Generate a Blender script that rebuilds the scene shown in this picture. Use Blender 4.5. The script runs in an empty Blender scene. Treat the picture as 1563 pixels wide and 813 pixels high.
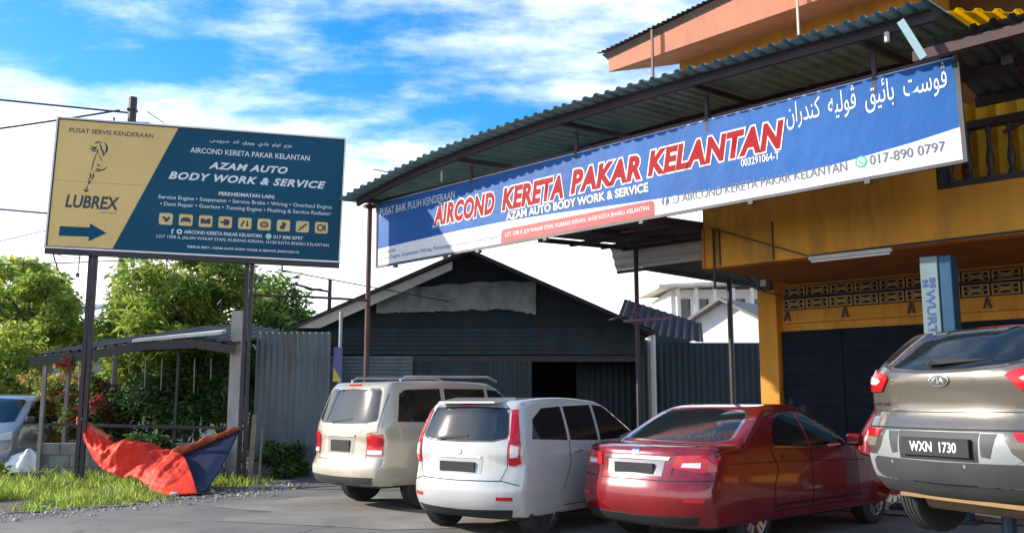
import bpy, bmesh, math, random
from mathutils import Vector, Matrix, noise as mnoise
from mathutils.bvhtree import BVHTree
from mathutils.geometry import delaunay_2d_cdt
random.seed(7)
R = math.radians
SC = bpy.context.scene
COL = SC.collection

# ------------------------------------------------------------------ camera, sky, sun, exposure
cam = bpy.data.objects.new('camera', bpy.data.cameras.new('camera'))
COL.objects.link(cam)
cam.location = (0, 0, 1.5)
cam.rotation_euler = (R(90 + 8.35), 0, 0)
cam.data.sensor_width = 36
cam.data.lens = 36 * 1400 / 1563
cam.data.clip_start = .05
cam.data.clip_end = 3000
SC.camera = cam

SUN_AZ, SUN_EL = 277, 25          # degrees clockwise from +Y, degrees up
SC.view_settings.view_transform = 'Standard'
SC.view_settings.look = 'None'
SC.view_settings.gamma = 1
SC.view_settings.use_curve_mapping = False
SC.view_settings.exposure = 0.75
SC.cycles.use_denoising = True
SC.cycles.max_bounces = 8
SC.cycles.caustics_reflective = False
SC.cycles.caustics_refractive = False

W = bpy.data.worlds.new('World')
SC.world = W
W.use_nodes = True
nt = W.node_tree
for n_ in list(nt.nodes):
    nt.nodes.remove(n_)
def nd(t, **k):
    n = nt.nodes.new(t)
    for a, b in k.items():
        setattr(n, a, b)
    return n
wout = nd('ShaderNodeOutputWorld'); bg = nd('ShaderNodeBackground')
sky = nd('ShaderNodeTexSky', sky_type='NISHITA', sun_disc=False, sun_elevation=R(SUN_EL), sun_rotation=R(SUN_AZ),
         air_density=1.0, dust_density=.6, ozone_density=2.2)
tc = nd('ShaderNodeTexCoord'); sep = nd('ShaderNodeSeparateXYZ')
nt.links.new(tc.outputs['Generated'], sep.inputs[0])
def mth(op, a, b=None, c=None):
    n = nd('ShaderNodeMath', operation=op)
    for i, v in enumerate((a, b, c)):
        if v is None: continue
        if isinstance(v, (int, float)): n.inputs[i].default_value = v
        else: nt.links.new(v, n.inputs[i])
    return n.outputs[0]
zz = mth('MAXIMUM', sep.outputs[2], 0.0)
den = mth('ADD', zz, .16)
comb = nd('ShaderNodeCombineXYZ')
nt.links.new(mth('DIVIDE', sep.outputs[0], den), comb.inputs[0])
nt.links.new(mth('DIVIDE', sep.outputs[1], den), comb.inputs[1])
mp = nd('ShaderNodeMapping'); mp.inputs['Location'].default_value = (13.2, 7.7, 0); mp.inputs['Scale'].default_value = (.8, 1.25, 1)
nt.links.new(comb.outputs[0], mp.inputs[0])
nz = nd('ShaderNodeTexNoise'); nz.inputs['Scale'].default_value = 1.3; nz.inputs['Detail'].default_value = 9; nz.inputs['Roughness'].default_value = .58
nt.links.new(mp.outputs[0], nz.inputs['Vector'])
# cloud banks pile up towards the horizon
low = nd('ShaderNodeMapRange', interpolation_type='SMOOTHSTEP'); low.inputs['From Min'].default_value = .19; low.inputs['From Max'].default_value = .34
low.inputs['To Min'].default_value = .34; low.inputs['To Max'].default_value = 0
nt.links.new(sep.outputs[2], low.inputs['Value'])
nz2 = nd('ShaderNodeTexNoise'); nz2.inputs['Scale'].default_value = 5.5; nz2.inputs['Detail'].default_value = 7; nz2.inputs['Roughness'].default_value = .62
nt.links.new(mp.outputs[0], nz2.inputs['Vector'])
cd = mth('ADD', mth('MULTIPLY_ADD', mth('SUBTRACT', nz2.outputs['Fac'], .5), .38, nz.outputs['Fac']), low.outputs[0])
rmp = nd('ShaderNodeMapRange', interpolation_type='SMOOTHSTEP'); rmp.inputs['From Min'].default_value = .43; rmp.inputs['From Max'].default_value = .80
nt.links.new(cd, rmp.inputs['Value'])
hsv = nd('ShaderNodeHueSaturation'); hsv.inputs['Saturation'].default_value = 1.5; hsv.inputs['Value'].default_value = 1.2
nt.links.new(sky.outputs[0], hsv.inputs['Color'])
mixc = nd('ShaderNodeMix', data_type='RGBA')
nt.links.new(rmp.outputs[0], mixc.inputs[0])
nt.links.new(hsv.outputs[0], mixc.inputs[6])
mixc.inputs[7].default_value = (8.6, 8.8, 9.2, 1)
nt.links.new(mixc.outputs[2], bg.inputs['Color'])
bg.inputs['Strength'].default_value = .13
nt.links.new(bg.outputs[0], wout.inputs[0])

sl = bpy.data.lights.new('sun', 'SUN'); sl.energy = 4.2; sl.angle = R(.6); sl.color = (1, .93, .82)
sun = bpy.data.objects.new('sun', sl); COL.objects.link(sun)
sdir = Vector((math.sin(R(SUN_AZ)) * math.cos(R(SUN_EL)), math.cos(R(SUN_AZ)) * math.cos(R(SUN_EL)), math.sin(R(SUN_EL))))
sun.rotation_euler = sdir.to_track_quat('Z', 'Y').to_euler()
sun.location = (0, 0, 30)

# ------------------------------------------------------------------ materials
MATS = {}
def pbr(name, col, rough=.6, metal=0.0, var=.18, scale=2.5, bump=0.0, bscale=30, coat=0.0, dirt=None, dscale=1.2, damt=.5, trans=0.0, spec=None, stretch=None):
    if name in MATS: return MATS[name]
    m = bpy.data.materials.new(name); m.use_nodes = True
    t = m.node_tree; b = t.nodes['Principled BSDF']
    def N(k): return t.nodes.new(k)
    L = t.links.new
    g = N('ShaderNodeNewGeometry'); src = g.outputs['Position']
    if stretch:
        mpn = N('ShaderNodeMapping'); mpn.inputs['Scale'].default_value = stretch; L(src, mpn.inputs[0]); src = mpn.outputs[0]
    n1 = N('ShaderNodeTexNoise'); n1.inputs['Scale'].default_value = scale; n1.inputs['Detail'].default_value = 6; n1.inputs['Roughness'].default_value = .6
    L(src, n1.inputs['Vector'])
    mx = N('ShaderNodeMix'); mx.data_type = 'RGBA'
    mx.inputs[6].default_value = tuple(c * (1 - var) for c in col) + (1,)
    mx.inputs[7].default_value = tuple(min(1, c * (1 + var)) for c in col) + (1,)
    rr = N('ShaderNodeMapRange'); rr.inputs['From Min'].default_value = .3; rr.inputs['From Max'].default_value = .7
    L(n1.outputs['Fac'], rr.inputs['Value']); L(rr.outputs[0], mx.inputs[0])
    outc = mx.outputs[2]
    if dirt:
        n2 = N('ShaderNodeTexNoise'); n2.inputs['Scale'].default_value = dscale; n2.inputs['Detail'].default_value = 8; n2.inputs['Roughness'].default_value = .7
        L(src, n2.inputs['Vector'])
        r2 = N('ShaderNodeMapRange'); r2.inputs['From Min'].default_value = .5; r2.inputs['From Max'].default_value = .7; r2.inputs['To Max'].default_value = damt
        L(n2.outputs['Fac'], r2.inputs['Value'])
        m2 = N('ShaderNodeMix'); m2.data_type = 'RGBA'; L(r2.outputs[0], m2.inputs[0]); L(outc, m2.inputs[6]); m2.inputs[7].default_value = tuple(dirt) + (1,)
        outc = m2.outputs[2]
    L(outc, b.inputs['Base Color'])
    b.inputs['Roughness'].default_value = rough; b.inputs['Metallic'].default_value = metal
    if coat: b.inputs['Coat Weight'].default_value = coat; b.inputs['Coat Roughness'].default_value = .05
    if spec is not None: b.inputs['Specular IOR Level'].default_value = spec
    if bump:
        n3 = N('ShaderNodeTexNoise'); n3.inputs['Scale'].default_value = bscale; n3.inputs['Detail'].default_value = 5
        L(src, n3.inputs['Vector'])
        bp = N('ShaderNodeBump'); bp.inputs['Strength'].default_value = bump; bp.inputs['Distance'].default_value = .02
        L(n3.outputs['Fac'], bp.inputs['Height']); L(bp.outputs[0], b.inputs['Normal'])
    if trans:
        tr = N('ShaderNodeBsdfTranslucent'); L(outc, tr.inputs['Color'])
        ms = N('ShaderNodeMixShader'); ms.inputs[0].default_value = trans
        L(b.outputs[0], ms.inputs[1]); L(tr.outputs[0], ms.inputs[2]); L(ms.outputs[0], t.nodes['Material Output'].inputs[0])
    MATS[name] = m
    return m

# ------------------------------------------------------------------ mesh helpers
class MB:
    def __init__(s): s.v = []; s.f = []; s.mi = []
    def add(s, vs, fs, mi=0):
        o = len(s.v); s.v += [tuple(v) for v in vs]
        for f in fs: s.f.append(tuple(i + o for i in f)); s.mi.append(mi)
        return s
    def box(s, x0, x1, y0, y1, z0, z1, mi=0):
        vs = [(x0,y0,z0),(x1,y0,z0),(x1,y1,z0),(x0,y1,z0),(x0,y0,z1),(x1,y0,z1),(x1,y1,z1),(x0,y1,z1)]
        return s.add(vs, [(0,3,2,1),(4,5,6,7),(0,1,5,4),(1,2,6,5),(2,3,7,6),(3,0,4,7)], mi)
    def bar(s, a, b, w, h=None, up=(0,0,1), mi=0):
        h = h or w; a = Vector(a); b = Vector(b); d = (b - a).normalized(); u = Vector(up)
        if abs(d.dot(u)) > .99: u = Vector((1, 0, 0))
        x = d.cross(u).normalized() * w / 2; y = x.cross(d).normalized() * h / 2
        vs = [p + i * x + j * y for p in (a, b) for i, j in ((-1,-1),(1,-1),(1,1),(-1,1))]
        return s.add(vs, [(0,1,2,3),(7,6,5,4),(0,4,5,1),(1,5,6,2),(2,6,7,3),(3,7,4,0)], mi)
    def tube(s, pts, r, n=8, mi=0):
        pts = [Vector(p) for p in pts]; rs = r if isinstance(r, (list, tuple)) else [r] * len(pts)
        vs = []; fs = []; ref = Vector((.13, .27, .95))
        for i, p in enumerate(pts):
            d = (pts[min(i + 1, len(pts) - 1)] - pts[max(i - 1, 0)]).normalized()
            if abs(d.dot(ref)) > .98: ref = Vector((1, .1, 0))
            x = d.cross(ref).normalized(); y = d.cross(x)
            for k in range(n):
                a = 2 * math.pi * k / n; vs.append(p + (x * math.cos(a) + y * math.sin(a)) * rs[i])
        for i in range(len(pts) - 1):
            for k in range(n):
                fs.append((i*n+k, i*n+(k+1) % n, (i+1)*n+(k+1) % n, (i+1)*n+k))
        fs.append(tuple(range(n - 1, -1, -1))); fs.append(tuple(range((len(pts)-1)*n, len(pts)*n)))
        return s.add(vs, fs, mi)
    def lathe(s, prof, c=(0,0,0), n=24, axis='z', mi=0):
        vs = []; fs = []
        for r, h in prof:
            for k in range(n):
                a = 2 * math.pi * k / n; x, y = r * math.cos(a), r * math.sin(a)
                p = (x, y, h) if axis == 'z' else ((h, x, y) if axis == 'x' else (x, h, y))
                vs.append((p[0]+c[0], p[1]+c[1], p[2]+c[2]))
        for i in range(len(prof) - 1):
            for k in range(n):
                fs.append((i*n+k, i*n+(k+1) % n, (i+1)*n+(k+1) % n, (i+1)*n+k))
        fs.append(tuple(range(n - 1, -1, -1))); fs.append(tuple(range((len(prof)-1)*n, len(prof)*n)))
        return s.add(vs, fs, mi)
    def prism(s, poly, y0, y1, mi=0):            # polygon in (x, z), extruded along y
        n = len(poly); vs = [(x, y0, z) for x, z in poly] + [(x, y1, z) for x, z in poly]
        fs = [tuple(range(n)), tuple(range(2*n-1, n-1, -1))] + [(i, i+n, (i+1) % n + n, (i+1) % n) for i in range(n)]
        return s.add(vs, fs, mi)
    def hull(s, a, b, mi=0):                      # two matching loops joined
        n = len(a); return s.add(list(a) + list(b), [tuple(range(n)), tuple(range(2*n-1, n-1, -1))] + [(i, i+n, (i+1) % n + n, (i+1) % n) for i in range(n)], mi)
    def corr(s, p00, p10, p01, p11, pitch=.2, amp=.03, th=.004, shape='trap', nv=1, sag=0):
        p00, p10, p01, p11 = map(Vector, (p00, p10, p01, p11))
        nrm = (p10 - p00).cross(p01 - p00).normalized(); wd = (p10 - p00).length
        nb = max(1, round(wd / pitch)); prof = []
        for i in range(nb):
            if shape == 'trap':
                for a, h in ((0, 0), (.5, 0), (.62, 1), (.88, 1)): prof.append(((i + a) / nb, h))
            else:
                for k in range(6): prof.append(((i + k / 6) / nb, .5 + .5 * math.sin(k / 6 * 2 * math.pi)))
        prof.append((1, 0 if shape == 'trap' else .5)); m = len(prof)
        for side in (0, 1):
            vs = []
            for j in range(nv + 1):
                v = j / nv
                for a, h in prof:
                    p = (p00 * (1-a) + p10 * a) * (1-v) + (p01 * (1-a) + p11 * a) * v
                    p = p + nrm * (h * amp - side * th) + Vector((0, 0, -sag * 4 * v * (1-v)))
                    vs.append(p)
            fs = [(j*m+i, j*m+i+1, (j+1)*m+i+1, (j+1)*m+i) for j in range(nv) for i in range(m-1)]
            if side: fs = [f[::-1] for f in fs]
            s.add(vs, fs)
        return s
    def build(s, name, mat, parent=None, loc=None, rot=None, smooth=False, bevel=0):
        me = bpy.data.meshes.new(name); me.from_pydata(s.v, [], s.f)
        for m in (mat if isinstance(mat, (list, tuple)) else [mat]): me.materials.append(m)
        if any(s.mi): me.polygons.foreach_set('material_index', s.mi)
        bm = bmesh.new(); bm.from_mesh(me)
        bmesh.ops.recalc_face_normals(bm, faces=bm.faces)
        if bevel: bmesh.ops.bevel(bm, geom=list(bm.edges), offset=bevel, segments=1, affect='EDGES')
        bm.to_mesh(me); bm.free()
        if smooth:
            me.polygons.foreach_set('use_smooth', [True] * len(me.polygons))
            if smooth != 'full': me.set_sharp_from_angle(angle=R(40))
        o = bpy.data.objects.new(name, me); COL.objects.link(o)
        if parent: o.parent = parent
        if loc: o.location = loc
        if rot: o.rotation_euler = rot
        return o
def tag(o, label=None, cat=None, group=None, kind=None):
    for k, v in (('label', label), ('category', cat), ('group', group), ('kind', kind)):
        if v: o[k] = v
    return o
def thing(name, label, cat, loc=(0,0,0), rotz=0, group=None, rot=None):
    o = bpy.data.objects.new(name, None); COL.objects.link(o); o.location = loc
    o.rotation_euler = rot or (0, 0, rotz); o.empty_display_size = .2
    return tag(o, label, cat, group)
def inst(src, parent, loc, rot=(0,0,0), scale=None):
    c = src.copy(); COL.objects.link(c); c.parent = parent; c.location = loc; c.rotation_euler = rot
    if scale: c.scale = scale
    return c
FA = R(-43)                                      # the workshop front runs 43 degrees across the view
def FW(u, n, z=0): return (u * math.cos(-FA) + n * math.sin(-FA), -u * math.sin(-FA) + n * math.cos(-FA), z)
def fthing(name, label, cat, u, n, z=0, group=None, ry=0): return thing(name, label, cat, FW(u, n, z), 0, group, rot=(0, ry, FA))

# ------------------------------------------------------------------ lettering
def text_mesh(s, bold=0, shear=0, res=3, space=1):
    c = bpy.data.curves.new('lettering', 'FONT'); c.body = s; c.size = 1; c.shear = shear; c.offset = bold; c.resolution_u = res; c.fill_mode = 'FRONT'; c.space_character = space
    o = bpy.data.objects.new('lettering', c); COL.objects.link(o)
    me = bpy.data.meshes.new_from_object(o.evaluated_get(bpy.context.evaluated_depsgraph_get()))
    bpy.data.objects.remove(o); bpy.data.curves.remove(c)
    return me
def lettering(s, x0, x1, z0, z1, mat, parent, off=.006, bold=0, shear=0, outline=None, omat=None, name='lettering', rot=0, res=3, space=1):
    me = text_mesh(s, bold, shear, res, space)
    xs = [v.co.x for v in me.vertices]; ys = [v.co.y for v in me.vertices]
    ax, bx, ay, by = min(xs), max(xs), min(ys), max(ys)
    sx, sz = (x1 - x0) / (bx - ax), (z1 - z0) / (by - ay)
    def fin(m, d, mt, nm):
        for v in m.vertices:
            x = x0 + (v.co.x - ax) * sx; z = z0 + (v.co.y - ay) * sz
            v.co = (x, -d, z)
        m.materials.clear(); m.materials.append(mt)
        o = bpy.data.objects.new(nm, m); COL.objects.link(o); o.parent = parent
        if rot:
            cx, cz = (x0+x1)/2, (z0+z1)/2
            for v in m.vertices:
                dx, dz = v.co.x - cx, v.co.z - cz
                v.co.x = cx + dx*math.cos(rot) - dz*math.sin(rot); v.co.z = cz + dx*math.sin(rot) + dz*math.cos(rot)
        return o
    if outline:
        m2 = text_mesh(s, bold + outline, shear, res, space)
        fin(m2, off - .003, omat, 'lettering_outline')
    return fin(me, off, mat, name)
def flat(poly, y0, y1, name, mat, parent): return MB().prism(poly, y0, y1).build(name, mat, parent)
def disc(cx, cz, r, n=20, rz=None): return [(cx + r*math.cos(2*math.pi*k/n), cz + (rz or r)*math.sin(2*math.pi*k/n)) for k in range(n)]
def rrect(x0, x1, z0, z1, r, n=4):
    out = []
    for cx, cz, a0 in ((x1-r, z1-r, 0), (x0+r, z1-r, 90), (x0+r, z0+r, 180), (x1-r, z0+r, 270)):
        for k in range(n+1):
            a = R(a0 + 90*k/n); out.append((cx + r*math.cos(a), cz + r*math.sin(a)))
    return out

# ------------------------------------------------------------------ ground
def ground_mat():
    m = bpy.data.materials.new('asphalt'); m.use_nodes = True; t = m.node_tree; b = t.nodes['Principled BSDF']; L = t.links.new
    def N(k, **v):
        n = t.nodes.new(k)
        for a, c in v.items(): n.inputs[a].default_value = c
        return n
    pos = t.nodes.new('ShaderNodeNewGeometry').outputs['Position']
    def noise(sc, det=6, ro=.6):
        n = N('ShaderNodeTexNoise', Scale=sc, Detail=det, Roughness=ro); L(pos, n.inputs['Vector']); return n.outputs['Fac']
    def rng(src, lo, hi, a=0, c=1):
        n = N('ShaderNodeMapRange'); n.inputs['From Min'].default_value = lo; n.inputs['From Max'].default_value = hi; n.inputs['To Min'].default_value = a; n.inputs['To Max'].default_value = c; L(src, n.inputs['Value']); return n.outputs[0]
    def mix(f, c1, c2):
        n = t.nodes.new('ShaderNodeMix'); n.data_type = 'RGBA'; L(f, n.inputs[0])
        for k, c in ((6, c1), (7, c2)):
            if isinstance(c, tuple): n.inputs[k].default_value = c + (1,)
            else: L(c, n.inputs[k])
        return n.outputs[2]
    c = mix(rng(noise(.55, 8, .65), .35, .65), (.105,.10,.092), (.19,.178,.155))       # worn patches
    c = mix(rng(noise(.23, 7, .6), .52, .66, 0, .8), c, (.27,.245,.205))                # pale dust
    c = mix(rng(noise(1.3, 7, .7), .60, .72, 0, .75), c, (.045,.042,.04))               # oil and damp stains
    sp = noise(70, 2, .5); c = mix(rng(sp, .55, .75, 0, .5), c, (.34,.32,.29))          # aggregate
    w = N('ShaderNodeTexNoise', Scale=1.1, Detail=5); L(pos, w.inputs['Vector'])
    va = t.nodes.new('ShaderNodeVectorMath'); va.operation = 'MULTIPLY_ADD'; va.inputs[1].default_value = (.9,.9,.9); L(w.outputs['Color'], va.inputs[0]); L(pos, va.inputs[2])
    vo = N('ShaderNodeTexVoronoi', Scale=.42); vo.feature = 'DISTANCE_TO_EDGE'; L(va.outputs[0], vo.inputs['Vector'])
    cr = rng(vo.outputs['Distance'], .0015, .008, .8, 0); mu = t.nodes.new('ShaderNodeMath'); mu.operation = 'MULTIPLY'; L(cr, mu.inputs[0]); L(rng(noise(.7, 3), .48, .60), mu.inputs[1]); c = mix(mu.outputs[0], c, (.04,.038,.035))
    L(c, b.inputs['Base Color']); b.inputs['Roughness'].default_value = .88
    bp = N('ShaderNodeBump', Strength=.7, Distance=.012); L(sp, bp.inputs['Height']); L(bp.outputs[0], b.inputs['Normal'])
    return m
asph = ground_mat()
MB().add([(-900,-300,0),(900,-300,0),(900,1500,0),(-900,1500,0)], [(0,1,2,3)]).build('ground', asph)['kind'] = 'structure'
# workshop floor slab, a little above the yard
MB().add([FW(-8.4,12.6,.02), FW(3,12.6,.02), FW(3,16,.02), FW(-8.4,16,.02)], [(0,1,2,3)]).build('workshop_floor', pbr('floor', (.14,.135,.13), .7, var=.3, scale=1.5, dirt=(.03,.03,.03), damt=.6))['kind'] = 'structure'
# pale concrete apron patch with a ragged edge
cpts = []
for k in range(26):
    a = 2*math.pi*k/26; rr = 1 + .18*math.sin(3*a+1) + .12*math.sin(7*a)
    cpts.append((-1.0 + 3.3*rr*math.cos(a), 13.2 + 1.7*rr*math.sin(a), .005))
MB().add(cpts, [tuple(range(26))]).build('concrete_apron', pbr('apron', (.22,.20,.17), .9, var=.25, scale=1.2, bump=.4, bscale=60, dirt=(.12,.11,.10), dscale=.7, damt=.7))['kind'] = 'structure'
VG = [(-30,11.0),(-8.2,11.4),(-6.9,12.4),(-6.1,13.3),(-5.3,14.1),(-4.7,14.9),(-4.35,15.9),(-4.3,17.2),(-4.9,18.15),(-9.4,18.15),(-30,18.2)]
VERGE = []
for (ax_, ay_), (bx_, by_) in zip(VG, VG[1:]):
    m_ = max(1, int(math.hypot(bx_-ax_, by_-ay_)/.12)) if ax_ > -9 and by_ < 18 else 1
    for k in range(m_):
        x_, y_ = ax_+(bx_-ax_)*k/m_, ay_+(by_-ay_)*k/m_; q_ = .22*mnoise.noise(Vector((x_*1.3,y_*1.3,0))) + .12*mnoise.noise(Vector((x_*5,y_*5,2)))
        VERGE.append((x_+q_*.7, y_-q_) if m_ > 1 else (x_, y_))
VERGE.append(VG[-1])
MB().add([(x,y,.012) for x,y in VERGE], [tuple(range(len(VERGE)))]).build('verge_soil', pbr('soil', (.13,.10,.065), .95, var=.4, scale=3, bump=.8, bscale=20))['kind'] = 'structure'

# ------------------------------------------------------------------ shared materials
M_dark = pbr('dark_steel', (.045,.04,.045), .55, .3, dirt=(.10,.05,.03), damt=.5)
M_beam = pbr('brown_steel', (.045,.032,.045), .6, .1, dirt=(.09,.05,.04), damt=.5)
M_roof = pbr('green_grey_roof', (.27,.44,.43), .6, .0, var=.2, scale=1.4, dirt=(.07,.055,.04), dscale=2, damt=.55)
M_white = pbr('white_print', (.80,.80,.80), .45, var=.06, bump=.15, bscale=3)
M_blue = pbr('blue_print', (.012,.105,.36), .55, var=.15, scale=.9, bump=.7, bscale=2.6, spec=.25)
M_red = pbr('red_print', (.62,.03,.04), .4, var=.1, bump=.2, bscale=3)
M_redtext = pbr('red_lettering', (.36,.006,.012), .6, var=.08, spec=.15)
M_cream = pbr('cream_lettering', (.78,.70,.45), .45, var=.05)
M_grey = pbr('grey_lettering', (.12,.14,.17), .5, var=.05)
M_navy = pbr('navy_lettering', (.02,.06,.18), .5, var=.05)
M_green = pbr('green_print', (.03,.55,.22), .5, var=.05)

def J(words):                                    # joined letter shapes, drawn left to right
    return '  '.join(''.join(chr(c) for c in reversed(w)) for w in reversed(words))
PUSAT = [[0xFB6C,0xFEEE,0xFEB3,0xFE96],[0xFE91,0xFE8E,0xFE8B,0xFEF4,0xFED6],[0xFB6C,0xFEEE,0xFEDF,0xFEF4,0xFEEA],[0xFEDB,0xFEE8,0xFEAA,0xFEAD,0xFE8D,0xFEE5]]
AZAMJ = [[0xFECB,0xFEB0,0xFEE1],[0xFE8D,0xFEED,0xFE97,0xFEEE],[0xFE91,0xFE8E,0xFEA9,0xFEF1],[0xFEED,0xFEED,0xFEAD,0xFED5],[0xFE8D,0xFEE7,0xFEAA],[0xFEB3,0xFEAE,0xFEED,0xFEF3,0xFEB2]]

# ------------------------------------------------------------------ billboard on two posts
bb = thing('billboard', 'gold and teal service billboard with a big arrow on two dark posts', 'billboard', (-8.5,16.5,4.29), rot=(0, .0229, R(11)))
BW, BH = 5.25, 2.42
M_gold = pbr('gold_print', (.80,.55,.19), .6, var=.07, scale=.8, bump=.15, bscale=2)
M_teal = pbr('teal_print', (.010,.080,.135), .6, var=.1, scale=.8, bump=.15, bscale=2, spec=.15)
M_ink = pbr('dark_ink', (.035,.045,.06), .5, var=.05)
M_bw = pbr('white_lettering', (.78,.78,.76), .5, var=.04)
MB().box(0,BW,.0,.06,0,BH).build('backing_board', M_dark, bb)
flat([(.02,.02),(1.14,.02),(2.125,BH-.02),(.02,BH-.02)], -.004, .002, 'gold_panel', M_gold, bb)
flat([(1.145,.02),(BW-.02,.02),(BW-.02,BH-.02),(2.13,BH-.02)], -.004, .002, 'teal_panel', M_teal, bb)
fm = MB()
fm.box(-.03,0,-.03,.07,-.03,BH+.03); fm.box(BW,BW+.03,-.03,.07,-.03,BH+.03); fm.box(0,BW,-.03,.07,BH,BH+.03); fm.box(0,BW,-.03,.07,-.03,0)
fm.build('frame', pbr('alu', (.55,.55,.56), .4, .7, var=.1), bb)
fm = MB(); fm.box(-.02,BW+.02,-.0,.10,-.125,-.032); fm.build('bottom_beam', M_dark, bb)
fm = MB(); fm.box(.3,.36,.062,.11,.0,BH); fm.box(2.6,2.66,.062,.11,0,BH); fm.box(4.9,4.96,.062,.11,0,BH); fm.build('back_brace', M_dark, bb)
flat([(.03,1.242),(1.63,1.238),(1.64,1.246),(.03,1.25)], -.0055, -.003, 'panel_seam', pbr('seam', (.45,.29,.09), .5), bb)
lettering('PUSAT SERVIS KENDERAAN', .206,1.69,2.17,2.258, M_ink, bb, .007, .012)
lettering('LUBREX', .255,1.19,.745,.99, M_ink, bb, .007, .03, .15)
lettering('MALAYSIA', .88,1.165,.675,.70, M_ink, bb, .007, .0)
flat([(.2,.39),(.2,.21),(.715,.222),(.715,.136),(1.018,.305),(.715,.47),(.715,.395)], -.007, -.004, 'arrow', M_teal, bb)
# brush-stroke rider emblem in broken strokes
def stroke(pts, w):
    a = []; b = []
    for i, (x, z) in enumerate(pts):
        x2, z2 = pts[min(i+1, len(pts)-1)]; x1, z1 = pts[max(i-1, 0)]
        dx, dz = x2-x1, z2-z1; l = math.hypot(dx, dz) or 1; t = i/(len(pts)-1); ww = w*math.sin(math.pi*(.12+.76*t))
        a.append((x - dz/l*ww/2, z + dx/l*ww/2)); b.append((x + dz/l*ww/2, z - dx/l*ww/2))
    return a + b[::-1]
em = MB()
for pts, w in ([[(.66,1.98),(.72,2.02),(.80,2.015)],.03], [[(.60,1.93),(.66,1.90),(.72,1.93)],.035], [[(.585,1.88),(.65,1.87),(.71,1.895)],.03], [[(.62,1.84),(.68,1.84),(.73,1.87)],.025],
               [[(.83,2.02),(.875,1.97),(.88,1.88),(.85,1.78)],.03], [[(.76,1.99),(.79,1.90),(.83,1.82),(.84,1.75)],.035], [[(.88,1.98),(.90,1.90),(.885,1.82)],.02], [[(.74,1.88),(.73,1.83),(.755,1.79)],.025],
               [[(.72,1.82),(.69,1.70),(.665,1.58),(.65,1.46)],.022], [[(.76,1.78),(.80,1.70),(.83,1.66)],.02], [[(.74,1.60),(.77,1.57),(.80,1.57)],.035], [[(.70,1.46),(.78,1.47),(.86,1.50),(.93,1.56)],.028],
               [[(.72,1.52),(.76,1.50),(.80,1.50)],.03], [[(.64,1.42),(.65,1.36),(.63,1.30)],.035], [[(.69,1.43),(.70,1.36),(.67,1.29)],.03], [[(.61,1.30),(.64,1.25),(.61,1.18)],.03],
               [[(.67,1.27),(.645,1.22)],.03], [[(.60,1.17),(.61,1.13),(.585,1.10)],.03], [[(.555,1.10),(.59,1.07),(.64,1.09)],.05]):
    em.prism(stroke(pts, w), -.007, -.004)
em.build('emblem', M_ink, bb)
lettering(J(AZAMJ), 2.72,4.25,2.15,2.25, M_bw, bb, .007, .008)
lettering('AIRCOND KERETA PAKAR KELANTAN', 2.375,4.597,1.942,2.046, M_bw, bb, .007, .008)
lettering('AZAM AUTO', 2.73,4.195,1.652,1.79, M_bw, bb, .007, .035, .3, space=1.12)
lettering('BODY WORK & SERVICE', 2.022,4.93,1.405,1.552, M_bw, bb, .007, .035, .3, space=1.12)
lettering('PERKHIDMATAN LAIN:', 2.95,3.985,1.148,1.22, M_bw, bb, .007, .025)
lettering('Service Engine • Suspension • Service Brake • Wiring • Overhaul Engine', 1.868,5.07,.995,1.09, M_bw, bb, .007, .004)
lettering('• Dent Repair • Gearbox • Tunning Engine • Flushing & Service Radiator', 1.908,5.056,.865,.96, M_bw, bb, .007, .004)
M_icon = pbr('icon_gold', (.72,.52,.20), .45, var=.05)
for k in range(9):
    x0 = 1.91 + k*.3575
    ic = flat(rrect(x0, x0+.245, .525, .745, .035), -.007, -.004, 'service_icon', M_icon, bb)
    cx, cz = x0+.1225, .635; g = MB()
    def P(pl): g.prism([(cx+a, cz+b) for a, b in pl], -.010, -.006)
    if k == 0: P([(-.08,.03),(-.02,.05),(0,.01),(.06,.05),(.08,.02),(.03,-.05),(-.01,-.06),(-.03,-.01)])
    elif k == 1: P([(-.09,-.05),(-.07,-.05),(-.07,-.03),(.07,-.03),(.07,-.05),(.09,-.05),(.09,.01),(.05,.05),(-.05,.05),(-.09,.01)])
    elif k == 2: P([(-.09,-.05),(.09,-.05),(.09,.05),(.03,.05),(.0,.02),(-.03,.05),(-.09,.05)])
    elif k == 3: P([(-.09,-.02),(-.03,-.02),(-.03,-.06),(.05,-.06),(.09,0),(.05,.06),(-.03,.06),(-.03,.02),(-.09,.02)])
    elif k == 4: P([(-.08,-.06),(-.05,-.07),(.0,.05),(-.03,.06)]); P([(.03,-.06),(.07,-.06),(.05,.06),(.03,.06)])
    elif k == 5:
        o_ = disc(0,0,.08,16,.06); i_ = disc(0,0,.045,16,.03)
        for q in range(16): P([o_[q], o_[(q+1) % 16], i_[(q+1) % 16], i_[q]])
        P(disc(0,0,.02,10,.014))
    elif k == 6: P([(-.06,-.07),(.03,-.07),(.03,-.01),(.06,.03),(.0,.07),(-.03,.07),(-.02,.02),(-.06,-.01)])
    elif k == 7: P([(-.08,-.06),(-.06,-.08),(.08,.04),(.09,.07),(.05,.06)])
    else:
        o_ = disc(-.02,0,.07,16); i_ = disc(-.02,0,.04,16)
        for q in range(16): P([o_[q], o_[(q+1) % 16], i_[(q+1) % 16], i_[q]])
        P([(.05,-.06),(.08,-.06),(.08,.06),(.05,.06)])
    g.build('icon_mark', M_ink, ic)
lettering('f', 2.145,2.19,.355,.455, M_bw, bb, .007, .03, name='social_icon')
c_ = flat(disc(2.292,.408,.05), -.007, -.004, 'social_icon', M_bw, bb)
flat(disc(2.292,.408,.022), -.010, -.006, 'icon_mark', M_teal, c_)
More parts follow.
